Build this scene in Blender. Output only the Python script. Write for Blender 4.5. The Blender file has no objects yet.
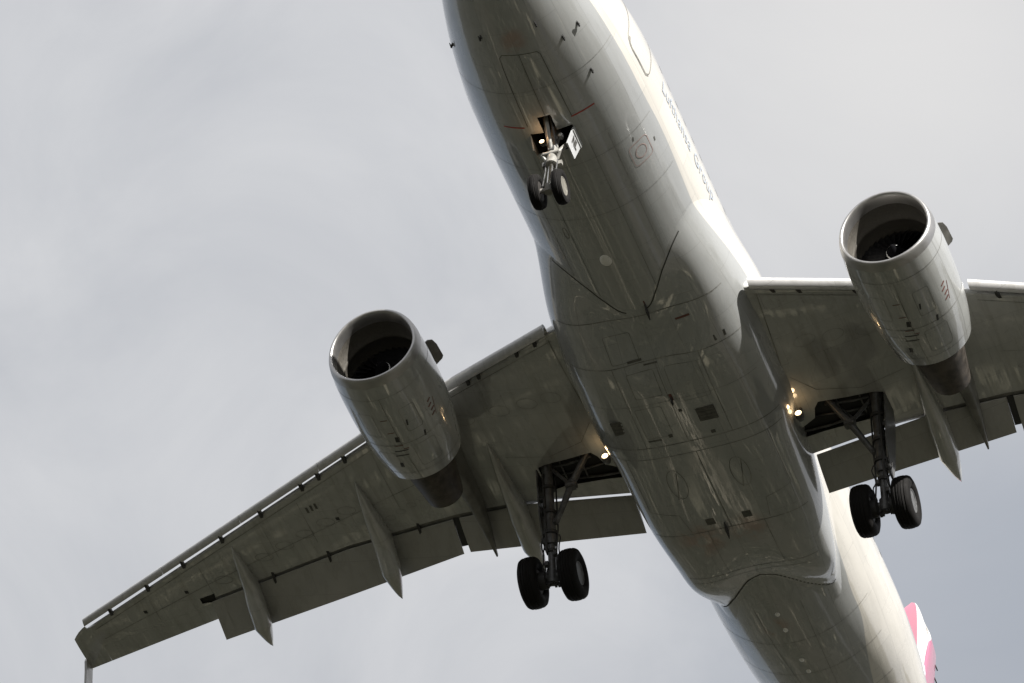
import bpy, bmesh, math, random
from mathutils import Vector, Matrix
from mathutils.bvhtree import BVHTree
random.seed(7)
R = math.radians
scene = bpy.context.scene
COL = scene.collection

# ------------------------------------------------------------------ frames
# Aircraft frame: x aft from the nose, y to starboard, z up, metres.
BASE = Vector((14.0, 0.0, -4.45))            # under the main wheels
PITCH = R(3.0)                               # nose up on approach
BASE_WORLD = Vector((0.0, 0.0, 0.0))
ROT = Matrix.Rotation(PITCH, 4, 'Y')         # x points aft: nose goes up
# ------------------------------------------------------------------ camera
CAM_ROWS = ((0.3372807, -0.9406035, 0.0388175), (0.6807912, 0.2152234, -0.7001444), (0.6502038, 0.2625718, 0.7129453))
CAM_POS = Vector((-71.4062, -30.2628, -91.9180))
FOCAL_PX = 5888.06
rel = ROT @ (CAM_POS - BASE)
BASE_WORLD = Vector((0.0, 0.0, 1.7 - rel.z))     # lens 1.7 m above the ground
A2W = Matrix.Translation(BASE_WORLD) @ ROT @ Matrix.Translation(-BASE)
cam = bpy.data.cameras.new('camera')
cam.sensor_width = 36.0
cam.lens = FOCAL_PX / 1024 * 36.0
cam.clip_start = 0.5
cam.clip_end = 60000
cam_ob = bpy.data.objects.new('camera', cam)
COL.objects.link(cam_ob)
r0, r1, r2 = [Vector(r) for r in CAM_ROWS]
cm = Matrix((( r0.x, -r1.x, -r2.x, 0), (r0.y, -r1.y, -r2.y, 0), (r0.z, -r1.z, -r2.z, 0), (0, 0, 0, 1)))
cam_ob.matrix_world = Matrix.Translation(A2W @ CAM_POS) @ ROT @ cm
scene.camera = cam_ob

# ------------------------------------------------------------------ sun, sky, exposure
SUN_A = Vector((-0.72, -0.83, 0.555)).normalized()      # towards the sun, aircraft frame
SUN_W = (ROT.to_3x3() @ SUN_A).normalized()
elev = math.asin(SUN_W.z)
azim = math.atan2(SUN_W.x, SUN_W.y)                      # from +Y, clockwise
sl = bpy.data.lights.new('sun', 'SUN')
sl.energy = 5.0
sl.angle = R(0.5)
sl.color = (1.0, 0.96, 0.90)
so = bpy.data.objects.new('sun', sl)
COL.objects.link(so)
so.rotation_euler = SUN_W.to_track_quat('Z', 'Y').to_euler()

world = bpy.data.worlds.new('World')
scene.world = world
world.use_nodes = True
wn, wl = world.node_tree.nodes, world.node_tree.links
wn.clear()
def wnode(t, **k):
    n = wn.new(t)
    for a, v in k.items(): setattr(n, a, v)
    return n
out = wnode('ShaderNodeOutputWorld')
bg = wnode('ShaderNodeBackground')
bg.inputs['Strength'].default_value = 0.05
sky = wnode('ShaderNodeTexSky', sky_type='NISHITA', sun_disc=False)
sky.sun_elevation = elev
sky.sun_rotation = azim
tc = wnode('ShaderNodeTexCoord')
n1 = wnode('ShaderNodeTexNoise'); n1.inputs['Scale'].default_value = 5.5; n1.inputs['Detail'].default_value = 5; n1.inputs['Roughness'].default_value = 0.5
n1.inputs['Distortion'].default_value = 0.4
mp = wnode('ShaderNodeMapping'); mp.inputs['Location'].default_value = (0.35, 0.1, 0.0)
wl.new(tc.outputs['Generated'], mp.inputs['Vector']); wl.new(mp.outputs['Vector'], n1.inputs['Vector'])
cr = wnode('ShaderNodeValToRGB')
cr.color_ramp.elements[0].position = 0.30; cr.color_ramp.elements[0].color = (4.9, 5.05, 5.4, 1)
cr.color_ramp.elements[1].position = 0.68; cr.color_ramp.elements[1].color = (7.9, 7.85, 7.9, 1)
n2 = wnode('ShaderNodeTexNoise'); n2.inputs['Scale'].default_value = 17.0; n2.inputs['Detail'].default_value = 7; n2.inputs['Roughness'].default_value = 0.58; n2.inputs['Distortion'].default_value = 0.8
wl.new(mp.outputs['Vector'], n2.inputs['Vector'])
nm = wnode('ShaderNodeMix', data_type='FLOAT'); nm.inputs['Factor'].default_value = 0.48
wl.new(n1.outputs['Fac'], nm.inputs['A']); wl.new(n2.outputs['Fac'], nm.inputs['B'])
wl.new(nm.outputs['Result'], cr.inputs['Fac'])
# broad cloud banks: a darker, bluer bank behind the tail and a thinner bright veil towards the sun
def bank(direction, radius):
    v = wnode('ShaderNodeVectorMath', operation='DISTANCE')
    wl.new(tc.outputs['Generated'], v.inputs[0]); v.inputs[1].default_value = direction
    m = wnode('ShaderNodeMapRange', interpolation_type='SMOOTHSTEP')
    m.inputs['From Min'].default_value = 0.0; m.inputs['From Max'].default_value = radius
    m.inputs['To Min'].default_value = 1.0; m.inputs['To Max'].default_value = 0.0
    wl.new(v.outputs['Value'], m.inputs['Value'])
    return m.outputs['Result']
def cam_dir(px, py):
    d = r0 * ((px - 512) / FOCAL_PX) + r1 * ((py - 341.5) / FOCAL_PX) + r2
    return tuple((ROT.to_3x3() @ d).normalized())
def mixc(fac, a, b, mode='MIX', amount=1.0):
    m = wnode('ShaderNodeMix', data_type='RGBA', blend_type=mode)
    mm = wnode('ShaderNodeMath', operation='MULTIPLY'); mm.inputs[1].default_value = amount
    wl.new(fac, mm.inputs[0]); wl.new(mm.outputs[0], m.inputs['Factor'])
    wl.new(a, m.inputs['A'])
    if isinstance(b, tuple): m.inputs['B'].default_value = b
    else: wl.new(b, m.inputs['B'])
    return m.outputs['Result']
c = cr.outputs['Color']
c = mixc(bank(cam_dir(1060, 600), 0.10), c, (3.5, 3.85, 4.45, 1), amount=0.75)
c = mixc(bank(cam_dir(900, 40), 0.085), c, (8.3, 8.15, 8.0, 1), amount=0.85)
c = mixc(bank(tuple(Vector((-SUN_W.x, -SUN_W.y, 0.1)).normalized()), 1.0), c, (1.7, 2.15, 2.8, 1), amount=0.85)
fr = wnode('ShaderNodeMix', data_type='RGBA'); fr.inputs['Factor'].default_value = 0.93
wl.new(sky.outputs['Color'], fr.inputs['A']); wl.new(c, fr.inputs['B'])
wl.new(fr.outputs['Result'], bg.inputs['Color'])
wl.new(bg.outputs['Background'], out.inputs['Surface'])

vs = scene.view_settings
vs.view_transform = 'Standard'; vs.look = 'None'; vs.exposure = 1.08; vs.gamma = 1.0; vs.use_curve_mapping = False

# ------------------------------------------------------------------ materials
class NT:
    def __init__(s, name):
        s.m = bpy.data.materials.new(name); s.m.use_nodes = True
        s.t = s.m.node_tree; s.b = s.t.nodes['Principled BSDF']
    def n(s, t, **k):
        o = s.t.nodes.new(t)
        for a, v in k.items(): setattr(o, a, v)
        return o
    def l(s, a, b): s.t.links.new(a, b)
    def rest(s, scale=(1, 1, 1), loc=(0, 0, 0)):
        a = s.n('ShaderNodeAttribute', attribute_name='rest')
        mp = s.n('ShaderNodeMapping'); mp.inputs['Scale'].default_value = scale; mp.inputs['Location'].default_value = loc
        s.l(a.outputs['Vector'], mp.inputs['Vector']); return mp.outputs['Vector']
    def noise(s, vec, scale, detail=4, rough=0.5, dist=0):
        o = s.n('ShaderNodeTexNoise'); o.inputs['Scale'].default_value = scale; o.inputs['Detail'].default_value = detail
        o.inputs['Roughness'].default_value = rough; o.inputs['Distortion'].default_value = dist
        s.l(vec, o.inputs['Vector']); return o.outputs['Fac']
    def rng(s, v, a, b, c, d, interp='SMOOTHSTEP'):
        o = s.n('ShaderNodeMapRange', interpolation_type=interp)
        for k, x in zip(('From Min', 'From Max', 'To Min', 'To Max'), (a, b, c, d)): o.inputs[k].default_value = x
        s.l(v, o.inputs['Value']); return o.outputs['Result']
    def mix(s, f, a, b, mode='MIX'):
        o = s.n('ShaderNodeMix', data_type='RGBA', blend_type=mode)
        if isinstance(f, float): o.inputs['Factor'].default_value = f
        else: s.l(f, o.inputs['Factor'])
        for k, x in (('A', a), ('B', b)):
            if isinstance(x, tuple): o.inputs[k].default_value = x
            else: s.l(x, o.inputs[k])
        return o.outputs['Result']

def simple(name, col, rough=0.5, metal=0.0, vary=0.25, scale=6.0, coat=0.0, spec=0.5):
    k = NT(name)
    f = k.noise(k.rest(), scale, 5, 0.6)
    lo = tuple(c * (1 - vary) for c in col) + (1,); hi = tuple(min(1, c * (1 + vary)) for c in col) + (1,)
    k.l(k.mix(k.rng(f, .3, .7, 0, 1), lo, hi), k.b.inputs['Base Color'])
    k.l(k.rng(f, .3, .7, rough * .85, min(1, rough * 1.15)), k.b.inputs['Roughness'])
    k.b.inputs['Metallic'].default_value = metal
    k.b.inputs['Coat Weight'].default_value = coat
    k.b.inputs['Specular IOR Level'].default_value = spec
    return k.m

def paint_nodes(k, base, dirt=0.35, ior=1.9, rough=0.3, coat_rough=0.03, wave=0.006, panel='body'):
    """aged gloss aircraft paint: flow-wise grime streaks, faint patchy repaints, slight oil-canning"""
    at = k.n('ShaderNodeAttribute', attribute_name='rest'); sx = k.n('ShaderNodeSeparateXYZ'); k.l(at.outputs['Vector'], sx.inputs[0])
    cx = k.n('ShaderNodeCombineXYZ')
    if panel == 'body':
        ng = k.n('ShaderNodeMath', operation='MULTIPLY'); k.l(sx.outputs['Z'], ng.inputs[0]); ng.inputs[1].default_value = -1
        an = k.n('ShaderNodeMath', operation='ARCTAN2'); k.l(sx.outputs['Y'], an.inputs[0]); k.l(ng.outputs[0], an.inputs[1])
        ml = k.n('ShaderNodeMath', operation='MULTIPLY'); k.l(an.outputs[0], ml.inputs[0]); ml.inputs[1].default_value = 2.05
        k.l(sx.outputs['X'], cx.inputs['X']); k.l(ml.outputs[0], cx.inputs['Y'])
    else:
        k.l(sx.outputs['Y'], cx.inputs['X']); k.l(sx.outputs['X'], cx.inputs['Y'])
    br = k.n('ShaderNodeTexBrick'); k.l(cx.outputs[0], br.inputs['Vector'])
    br.inputs['Color1'].default_value = (0, 0, 0, 1); br.inputs['Color2'].default_value = (1, 1, 1, 1); br.inputs['Mortar'].default_value = (.5, .5, .5, 1)
    br.inputs['Scale'].default_value = 1.0; br.inputs['Brick Width'].default_value = 1.6; br.inputs['Row Height'].default_value = .62 if panel == 'body' else .8
    br.inputs['Mortar Size'].default_value = .005; br.inputs['Bias'].default_value = -.1
    pb = k.n('ShaderNodeSeparateColor'); k.l(br.outputs['Color'], pb.inputs[0])
    base = k.mix(k.rng(pb.outputs[0], 0, 1, 0, .16, 'LINEAR'), base, (0.22, 0.225, 0.215, 1))
    base = k.mix(k.rng(br.outputs['Fac'], 0, 1, 0, .35, 'LINEAR'), base, (0.10, 0.10, 0.09, 1))
    streak = k.noise(k.rest((0.22, 3.0, 3.0)), 1.6, 6, 0.62)
    spots = k.noise(k.rest((0.7, 1.2, 1.2), (3, 1, 7)), 1.3, 6, 0.65, 0.6)
    c = k.mix(k.rng(streak, .46, .66, 0, dirt), base, (0.15, 0.145, 0.12, 1))
    c = k.mix(k.rng(spots, .52, .74, 0, dirt * .7), c, (0.20, 0.195, 0.165, 1))
    k.l(c, k.b.inputs['Base Color'])
    k.l(k.rng(spots, .35, .75, rough * .8, rough * 1.5), k.b.inputs['Roughness'])
    k.b.inputs['Coat Weight'].default_value = 1.0
    k.b.inputs['Coat IOR'].default_value = ior
    cr1 = k.rng(streak, .4, .75, coat_rough * .6, coat_rough * 3.0); cr2 = k.n('ShaderNodeMath', operation='MULTIPLY_ADD')
    k.l(pb.outputs[0], cr2.inputs[0]); cr2.inputs[1].default_value = coat_rough * 1.6; k.l(cr1, cr2.inputs[2])
    k.l(cr2.outputs[0], k.b.inputs['Coat Roughness'])
    w = k.noise(k.rest((0.55, 1.0, 1.0), (9, 2, 4)), 1.5, 2, 0.4)
    bp = k.n('ShaderNodeBump'); bp.inputs['Strength'].default_value = 1.0; bp.inputs['Distance'].default_value = wave
    w2 = k.noise(k.rest((0.05, 2.6, 2.6), (2, 5, 1)), 1.5, 2, 0.5)
    ma = k.n('ShaderNodeMath', operation='MULTIPLY_ADD'); k.l(w2, ma.inputs[0]); ma.inputs[1].default_value = .45; k.l(w, ma.inputs[2])
    k.l(ma.outputs[0], bp.inputs['Height'])
    k.l(bp.outputs['Normal'], k.b.inputs['Normal']); k.l(bp.outputs['Normal'], k.b.inputs['Coat Normal'])
    return k

GREY = (0.335, 0.345, 0.345, 1)
def grey_paint(name, col=GREY, dirt=0.3, **kw):
    return paint_nodes(NT(name), col, dirt, **kw).m

def livery():
    """white above, grey below; the line between them drops towards the nose and the tail"""
    k = NT('fuselage_paint')
    a = k.n('ShaderNodeAttribute', attribute_name='rest')
    sp = k.n('ShaderNodeSeparateXYZ'); k.l(a.outputs['Vector'], sp.inputs[0])
    fc = k.n('ShaderNodeFloatCurve')
    pts = [(0, -.78), (1.2, -.77), (2.9, -.80), (3.8, -.83), (5.42, -.87), (6.74, -.82), (9, -.90), (12, -.95), (17, -1.05), (20.3, -1.22), (21.0, -1.25), (21.67, -1.22), (22.96, -1.26), (24.15, -1.17), (26.5, -.75), (34, 1.0)]
    cv = fc.mapping.curves[0]
    q = [(x / 34, (z + 2.5) / 4) for x, z in pts]
    cv.points[0].location = q[0]; cv.points[1].location = q[-1]
    for p in q[1:-1]: cv.points.new(*p)
    fc.mapping.update()
    k.l(k.rng(sp.outputs['X'], 0, 34, 0, 1, 'LINEAR'), fc.inputs['Value'])
    zb = k.rng(fc.outputs['Value'], 0, 1, -2.5, 1.5, 'LINEAR')
    d = k.n('ShaderNodeMath', operation='SUBTRACT'); k.l(sp.outputs['Z'], d.inputs[0]); k.l(zb, d.inputs[1])
    f = k.rng(d.outputs[0], -.008, .008, 0, 1)
    sn = k.noise(k.rest((1, 1, 1), (5, 5, 5)), 2.2, 4, .6); grey = GREY
    for ctr, rad in (((17.25, .75, -2.4), .75), ((17.15, -.35, -2.4), .6), ((20.9, .25, -2.0), .5), ((2.6, 0, -1.9), .4)):
        vd = k.n('ShaderNodeVectorMath', operation='DISTANCE'); k.l(a.outputs['Vector'], vd.inputs[0]); vd.inputs[1].default_value = ctr
        mm = k.n('ShaderNodeMath', operation='MULTIPLY'); k.l(k.rng(vd.outputs['Value'], rad * .3, rad, 1, 0), mm.inputs[0]); k.l(k.rng(sn, .38, .6, 0, .8), mm.inputs[1])
        grey = k.mix(mm.outputs[0], grey, (0.34, 0.235, 0.20, 1))
    return paint_nodes(k, k.mix(f, grey, (0.60, 0.575, 0.52, 1)), 0.12).m

def fin_paint():
    k = NT('fin_paint')
    a = k.n('ShaderNodeAttribute', attribute_name='rest')
    sp = k.n('ShaderNodeSeparateXYZ'); k.l(a.outputs['Vector'], sp.inputs[0])
    f1 = k.rng(sp.outputs['X'], 30.985, 31.005, 1, 0)
    c = k.mix(f1, (0.82, 0.81, 0.80, 1), (0.43, 0.105, 0.17, 1))
    # curved edge of the rear colour field
    v = k.n('ShaderNodeVectorMath', operation='DISTANCE'); k.l(a.outputs['Vector'], v.inputs[0]); v.inputs[1].default_value = (36.6, 0, 5.2)
    c = k.mix(k.rng(v.outputs['Value'], 4.94, 4.96, 1, 0), c, (0.30, 0.105, 0.17, 1))
    k.l(c, k.b.inputs['Base Color']); k.b.inputs['Roughness'].default_value = .35; k.b.inputs['Coat Weight'].default_value = .6
    return k.m

M = {}
M['fus'] = livery()
M['grey'] = grey_paint('belly_grey_paint')
M['wing'] = grey_paint('wing_grey_paint', (0.38, 0.385, 0.375, 1), 0.32, panel='wing', ior=2.1)
M['flap'] = grey_paint('flap_grey_paint', (0.32, 0.32, 0.305, 1), 0.28, panel='wing', rough=.4, coat_rough=.12, ior=1.45)
M['nac'] = grey_paint('nacelle_grey_paint', (0.345, 0.355, 0.35, 1), 0.30, ior=2.0)
M['slat'] = grey_paint('slat_paint', (0.46, 0.46, 0.46, 1), 0.2, panel='wing')
M['fin'] = fin_paint()
M['lip'] = simple('inlet_lip_metal', (0.42, 0.415, 0.41), 0.36, 0.85, .06, 3)
M['inlet'] = simple('acoustic_liner', (0.08, 0.074, 0.064), 0.6, 0, .2, 20)
M['fan'] = simple('fan_blade_titanium', (0.018, 0.018, 0.02), 0.5, 0.3, .2, 8)
M['spin'] = simple('spinner_black', (0.006, 0.006, 0.007), 0.95, spec=.03)
M['white'] = simple('white_marking', (0.78, 0.78, 0.76), 0.4, 0, .06)
M['burnt'] = simple('burnt_exhaust_metal', (0.075, 0.065, 0.055), 0.5, 0.5, .45, 4)
M['pyl'] = simple('pylon_dark_grey', (0.12, 0.118, 0.108), 0.45, 0, .3, 3, .4)
M['well'] = simple('wheel_bay_shade', (0.010, 0.010, 0.009), 0.7, 0, .5, 5)  # near-black: the deep shade of the recesses is put into the colour
M['seam'] = simple('panel_gap_dark', (0.035, 0.034, 0.03), 0.7, 0, .3)
M['seaml'] = simple('panel_gap_faint', (0.17, 0.168, 0.155), 0.6, 0, .5, 2)
M['seamm'] = simple('panel_gap_soft', (0.10, 0.10, 0.09), 0.7, 0, .3)
M['red'] = simple('red_marking', (0.34, 0.045, 0.035), 0.5, 0, .3)
M['dullred'] = simple('dull_red_marking', (0.13, 0.05, 0.04), 0.6, 0, .3)
M['pink'] = simple('faded_red_marking', (0.33, 0.25, 0.235), 0.5, 0, .2)
M['text'] = simple('grey_lettering', (0.34, 0.38, 0.44), 0.4, 0, .15)
M['tyre'] = simple('tyre_rubber', (0.0062, 0.0057, 0.0055), 0.8, 0, .35, 5, spec=.2)
M['rim'] = simple('wheel_rim_paint', (0.19, 0.18, 0.155), 0.4, 0.1, .2, 10)
M['rimd'] = simple('brake_dark', (0.035, 0.032, 0.03), 0.6)
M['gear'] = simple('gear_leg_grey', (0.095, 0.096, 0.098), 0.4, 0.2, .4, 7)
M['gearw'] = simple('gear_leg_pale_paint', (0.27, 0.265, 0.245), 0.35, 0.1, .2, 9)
M['dark'] = simple('hydraulic_line_dark', (0.03, 0.03, 0.03), 0.6)
M['chrome'] = simple('oleo_chrome', (0.8, 0.78, 0.74), 0.15, 1.0, .05)
M['glass'] = simple('window_glass_dark', (0.02, 0.025, 0.03), 0.08, 0, .1, 3, 1.0)
M['door'] = simple('gear_door_pale', (0.42, 0.43, 0.44), 0.35, 0, .1, 3, .5)
M['stain'] = simple('hydraulic_stain', (0.24, 0.15, 0.11), 0.45, 0, .35, 3)
def lamp_mat(name, strength):
    k = NT(name); k.b.inputs['Base Color'].default_value = (1, .8, .55, 1)
    k.b.inputs['Emission Color'].default_value = (1.0, 0.74, 0.44, 1); k.b.inputs['Emission Strength'].default_value = strength
    return k.m
M['lamp'] = lamp_mat('lit_lamp_lens', 2.2)
M['lens'] = simple('unlit_lens', (0.6, 0.6, 0.58), 0.1, 0.3, .1, 3, 1.0)

def ground_mat():
    k = NT('farmland_ground')
    g = k.n('ShaderNodeTexCoord').outputs['Object']
    def mp(scale, loc=(0, 0, 0), rz=0):
        o = k.n('ShaderNodeMapping'); o.inputs['Scale'].default_value = scale; o.inputs['Location'].default_value = loc; o.inputs['Rotation'].default_value = (0, 0, rz)
        k.l(g, o.inputs['Vector']); return o.outputs['Vector']
    f1 = k.noise(mp((1, 1, 1)), 0.012, 6, 0.6)
    f2 = k.noise(mp((1, 1, 1), (40, 3, 0)), 0.09, 6, 0.65)
    c = k.mix(k.rng(f1, .38, .62, 0, 1), (0.0215, 0.0235, 0.0165, 1), (0.038, 0.037, 0.0275, 1))
    c = k.mix(k.rng(f2, .40, .68, 0, .75), c, (0.008, 0.010, 0.006, 1))
    f3 = k.noise(mp((1, 1.6, 1), (7, 3, 0), .5), 0.16, 5, 0.6)
    c = k.mix(k.rng(f3, .56, .62, 0, .85), c, (0.17, 0.16, 0.115, 1))
    f4 = k.noise(mp((1, 1, 1), (70, 31, 0)), 0.7, 4, 0.6)
    c = k.mix(k.rng(f4, .35, .7, 0, .5), c, (0.006, 0.008, 0.006, 1))
    v2 = k.n('ShaderNodeTexVoronoi', feature='F1'); v2.inputs['Scale'].default_value = 0.06; k.l(mp((1, 1.5, 1), (3, 9, 0), .3), v2.inputs['Vector'])
    s2 = k.n('ShaderNodeSeparateColor'); k.l(v2.outputs['Color'], s2.inputs[0])
    m2 = k.n('ShaderNodeMath', operation='MULTIPLY'); k.l(k.rng(s2.outputs[0], .86, .87, 0, 1), m2.inputs[0]); k.l(k.rng(v2.outputs['Distance'], .22, .42, .9, 0), m2.inputs[1])
    c = k.mix(m2.outputs[0], c, (0.32, 0.295, 0.215, 1))                                # bright specks added for the underside to mirror as blotches
    vo = k.n('ShaderNodeTexVoronoi', feature='F1'); vo.inputs['Scale'].default_value = 0.016
    k.l(mp((1, 1.7, 1), rz=.4), vo.inputs['Vector'])
    sp = k.n('ShaderNodeSeparateColor'); k.l(vo.outputs['Color'], sp.inputs[0])
    c = k.mix(k.rng(sp.outputs[0],   .80, .82, 0, .8), c, (0.045, 0.042, 0.032, 1))      # stubble fields
    c = k.mix(k.rng(sp.outputs[1], .90, .91, 0, .9), c, (0.07, 0.065, 0.052, 1))      # bare gravel lots
    k.l(c, k.b.inputs['Base Color']); k.b.inputs['Roughness'].default_value = .95
    k.b.inputs['Specular IOR Level'].default_value = .1
    return k.m
M['ground'] = ground_mat()
def flat_noise(name, a, b, scale):
    k = NT(name); g = k.n('ShaderNodeTexCoord').outputs['Object']
    k.l(k.mix(k.rng(k.noise(g, scale, 5, .6), .35, .65, 0, 1), a + (1,), b + (1,)), k.b.inputs['Base Color'])
    k.b.inputs['Roughness'].default_value = .9
    return k.m
M['road'] = flat_noise('asphalt_road', (0.05, 0.05, 0.05), (0.075, 0.073, 0.07), 2.0)
M['track'] = flat_noise('pale_streak_strip', (0.34, 0.30, 0.22), (0.50, 0.45, 0.35), 0.25)  # for the strips added below to reflect in the belly

# ------------------------------------------------------------------ object helpers
CEN = {}
def link(name, me, mat, parent=None, smooth=True, label=None):
    """me is in aircraft coordinates; origin goes to the middle of the shape"""
    mats = mat if isinstance(mat, (list, tuple)) else [mat]
    for m in mats: me.materials.append(m)
    at = me.attributes.new('rest', 'FLOAT_VECTOR', 'POINT')
    co = [0.0] * (3 * len(me.vertices)); me.vertices.foreach_get('co', co); at.data.foreach_set('vector', co)
    xs, ys, zs = co[0::3], co[1::3], co[2::3]
    c = Vector(((min(xs) + max(xs)) / 2, (min(ys) + max(ys)) / 2, (min(zs) + max(zs)) / 2))
    me.transform(Matrix.Translation(-c))
    if smooth: me.polygons.foreach_set('use_smooth', [True] * len(me.polygons))
    me.update()
    o = bpy.data.objects.new(name, me); COL.objects.link(o)
    p = parent or AIRPLANE
    o.parent = p; o.location = c - CEN[p.name]
    CEN[o.name] = c
    if label: o['label'] = label
    return o

class MB:
    def __init__(s): s.v = []; s.f = []; s.mi = []
    def add(s, vs, fs, mi=0, flip=False):
        b = len(s.v); s.v += [Vector(p) for p in vs]
        for f in fs:
            f = [b + i for i in f]; s.f.append(f[::-1] if flip else f); s.mi.append(mi)
    def loft(s, rings, closed=True, cap0=True, cap1=True, mi=0):
        n = len(rings[0]); vs = [p for r in rings for p in r]; fs = []
        for i in range(len(rings) - 1):
            for j in range(n if closed else n - 1):
                k = (j + 1) % n
                fs.append((i * n + j, i * n + k, (i + 1) * n + k, (i + 1) * n + j))
        if cap0 and closed: fs.append(tuple(range(n - 1, -1, -1)))
        if cap1 and closed: fs.append(tuple((len(rings) - 1) * n + j for j in range(n)))
        s.add(vs, fs, mi)
    def tube(s, polyline, rad, n=14, mi=0):
        polyline = [Vector(p) for p in polyline]; rs = rad if isinstance(rad, (list, tuple)) else [rad] * len(polyline)
        rings = []
        for i, p in enumerate(polyline):
            t = (polyline[min(i + 1, len(polyline) - 1)] - polyline[max(i - 1, 0)]).normalized()
            a = t.orthogonal().normalized() if i == 0 else (prev - t * prev.dot(t)).normalized()
            prev = a; b = t.cross(a)
            rings.append([p + (a * math.cos(2 * math.pi * j / n) + b * math.sin(2 * math.pi * j / n)) * rs[i] for j in range(n)])
        s.loft(rings, mi=mi)
    def revolve(s, prof, c, axis='y', n=40, mi=0, sy=1):
        """prof: (offset along axis, radius)"""
        c = Vector(c); rings = []
        for a, r in prof:
            ring = []
            for j in range(n):
                t = 2 * math.pi * j / n
                u, w = r * math.cos(t), r * math.sin(t)
                ring.append(c + (Vector((u, a * sy, w)) if axis == 'y' else Vector((a, u, w))))
            rings.append(ring)
        s.loft(rings, cap0=prof[0][1] > 1e-4 and prof[0] != prof[-1], cap1=prof[-1][1] > 1e-4 and prof[0] != prof[-1], mi=mi)
    def box(s, c, d, mi=0, rot=None):
        c = Vector(c); h = Vector(d) / 2; m = rot or Matrix.Identity(3)
        vs = [c + m @ Vector((x * h.x, y * h.y, z * h.z)) for x in (-1, 1) for y in (-1, 1) for z in (-1, 1)]
        s.add(vs, [(0, 1, 3, 2), (4, 6, 7, 5), (0, 4, 5, 1), (2, 3, 7, 6), (0, 2, 6, 4), (1, 5, 7, 3)], mi)
    def prism(s, poly, off, mi=0):
        n = len(poly); off = Vector(off); a = [Vector(p) for p in poly]
        s.add(a + [p + off for p in a], [tuple(range(n))[::-1], tuple(range(n, 2 * n))] + [(i, (i + 1) % n, n + (i + 1) % n, n + i) for i in range(n)], mi)
    def mirrored(s, sgn):
        if sgn > 0: return s
        o = MB(); o.v = [Vector((p.x, -p.y, p.z)) for p in s.v]; o.f = [f[::-1] for f in s.f]; o.mi = list(s.mi); return o
    def mesh(s, name, fix=True):
        me = bpy.data.meshes.new(name)
        me.from_pydata([tuple(p) for p in s.v], [], [tuple(f) for f in s.f])
        me.polygons.foreach_set('material_index', s.mi)
        bm = bmesh.new(); bm.from_mesh(me)
        bmesh.ops.remove_doubles(bm, verts=bm.verts, dist=1e-5)
        if fix: bmesh.ops.recalc_face_normals(bm, faces=bm.faces)
        bm.to_mesh(me); bm.free()
        return me
    def build(s, name, mat, parent=None, smooth=True, label=None, fix=True, sharp=None):
        me = s.mesh(name, fix)
        o = link(name, me, mat, parent, smooth, label)
        if sharp is not None: me.set_sharp_from_angle(angle=R(sharp))
        return o

def absorb(o, mb, mat):
    """surface pattern: add the strips to the part's own mesh"""
    me = o.data; c = CEN[o.name]
    mats = mat if isinstance(mat, (list, tuple)) else [mat]
    base = len(me.materials)
    for m_ in mats: me.materials.append(m_)
    bm = bmesh.new(); bm.from_mesh(me); lay = bm.verts.layers.float_vector.get('rest')
    vs = []
    for p in mb.v:
        v = bm.verts.new(p - c); v[lay] = p; vs.append(v)
    for f, mi in zip(mb.f, mb.mi):
        try: q = bm.faces.new([vs[i] for i in f])
        except ValueError: continue
        q.material_index = base + mi; q.smooth = True
    bm.to_mesh(me); bm.free(); me.update()
def each(mk, name, mat, parent, items):
    """small fittings and markings, one object each"""
    for it in items:
        m_ = MB(); mk(m_, *it)
        if m_.f: m_.build(name, mat, parent, fix=False)

def interp(tab, x, k):
    """smooth (pchip-like) interpolation of column k of a table sorted on column 0"""
    n = len(tab)
    if x <= tab[0][0]: return tab[0][k]
    if x >= tab[-1][0]: return tab[-1][k]
    i = max(j for j in range(n - 1) if tab[j][0] <= x)
    def sl(j): return (tab[j + 1][k] - tab[j][k]) / (tab[j + 1][0] - tab[j][0])
    def tan(j):
        if j == 0: return sl(0)
        if j == n - 1: return sl(n - 2)
        a, b = sl(j - 1), sl(j)
        return 0 if a * b <= 0 else 2 * a * b / (a + b)
    h = tab[i + 1][0] - tab[i][0]; t = (x - tab[i][0]) / h
    return ((2 * t**3 - 3 * t**2 + 1) * tab[i][k] + (t**3 - 2 * t**2 + t) * h * tan(i)
            + (-2 * t**3 + 3 * t**2) * tab[i + 1][k] + (t**3 - t**2) * h * tan(i + 1))
def lerp(tab, x, k=1):
    if x <= tab[0][0]: a, b = tab[0], tab[1]
    elif x >= tab[-1][0]: a, b = tab[-2], tab[-1]
    else:
        i = max(j for j in range(len(tab) - 1) if tab[j][0] <= x); a, b = tab[i], tab[i + 1]
    return a[k] + (b[k] - a[k]) * (x - a[0]) / (b[0] - a[0])
def smooth(t):
    t = max(0.0, min(1.0, t)); return t * t * (3 - 2 * t)

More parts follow.
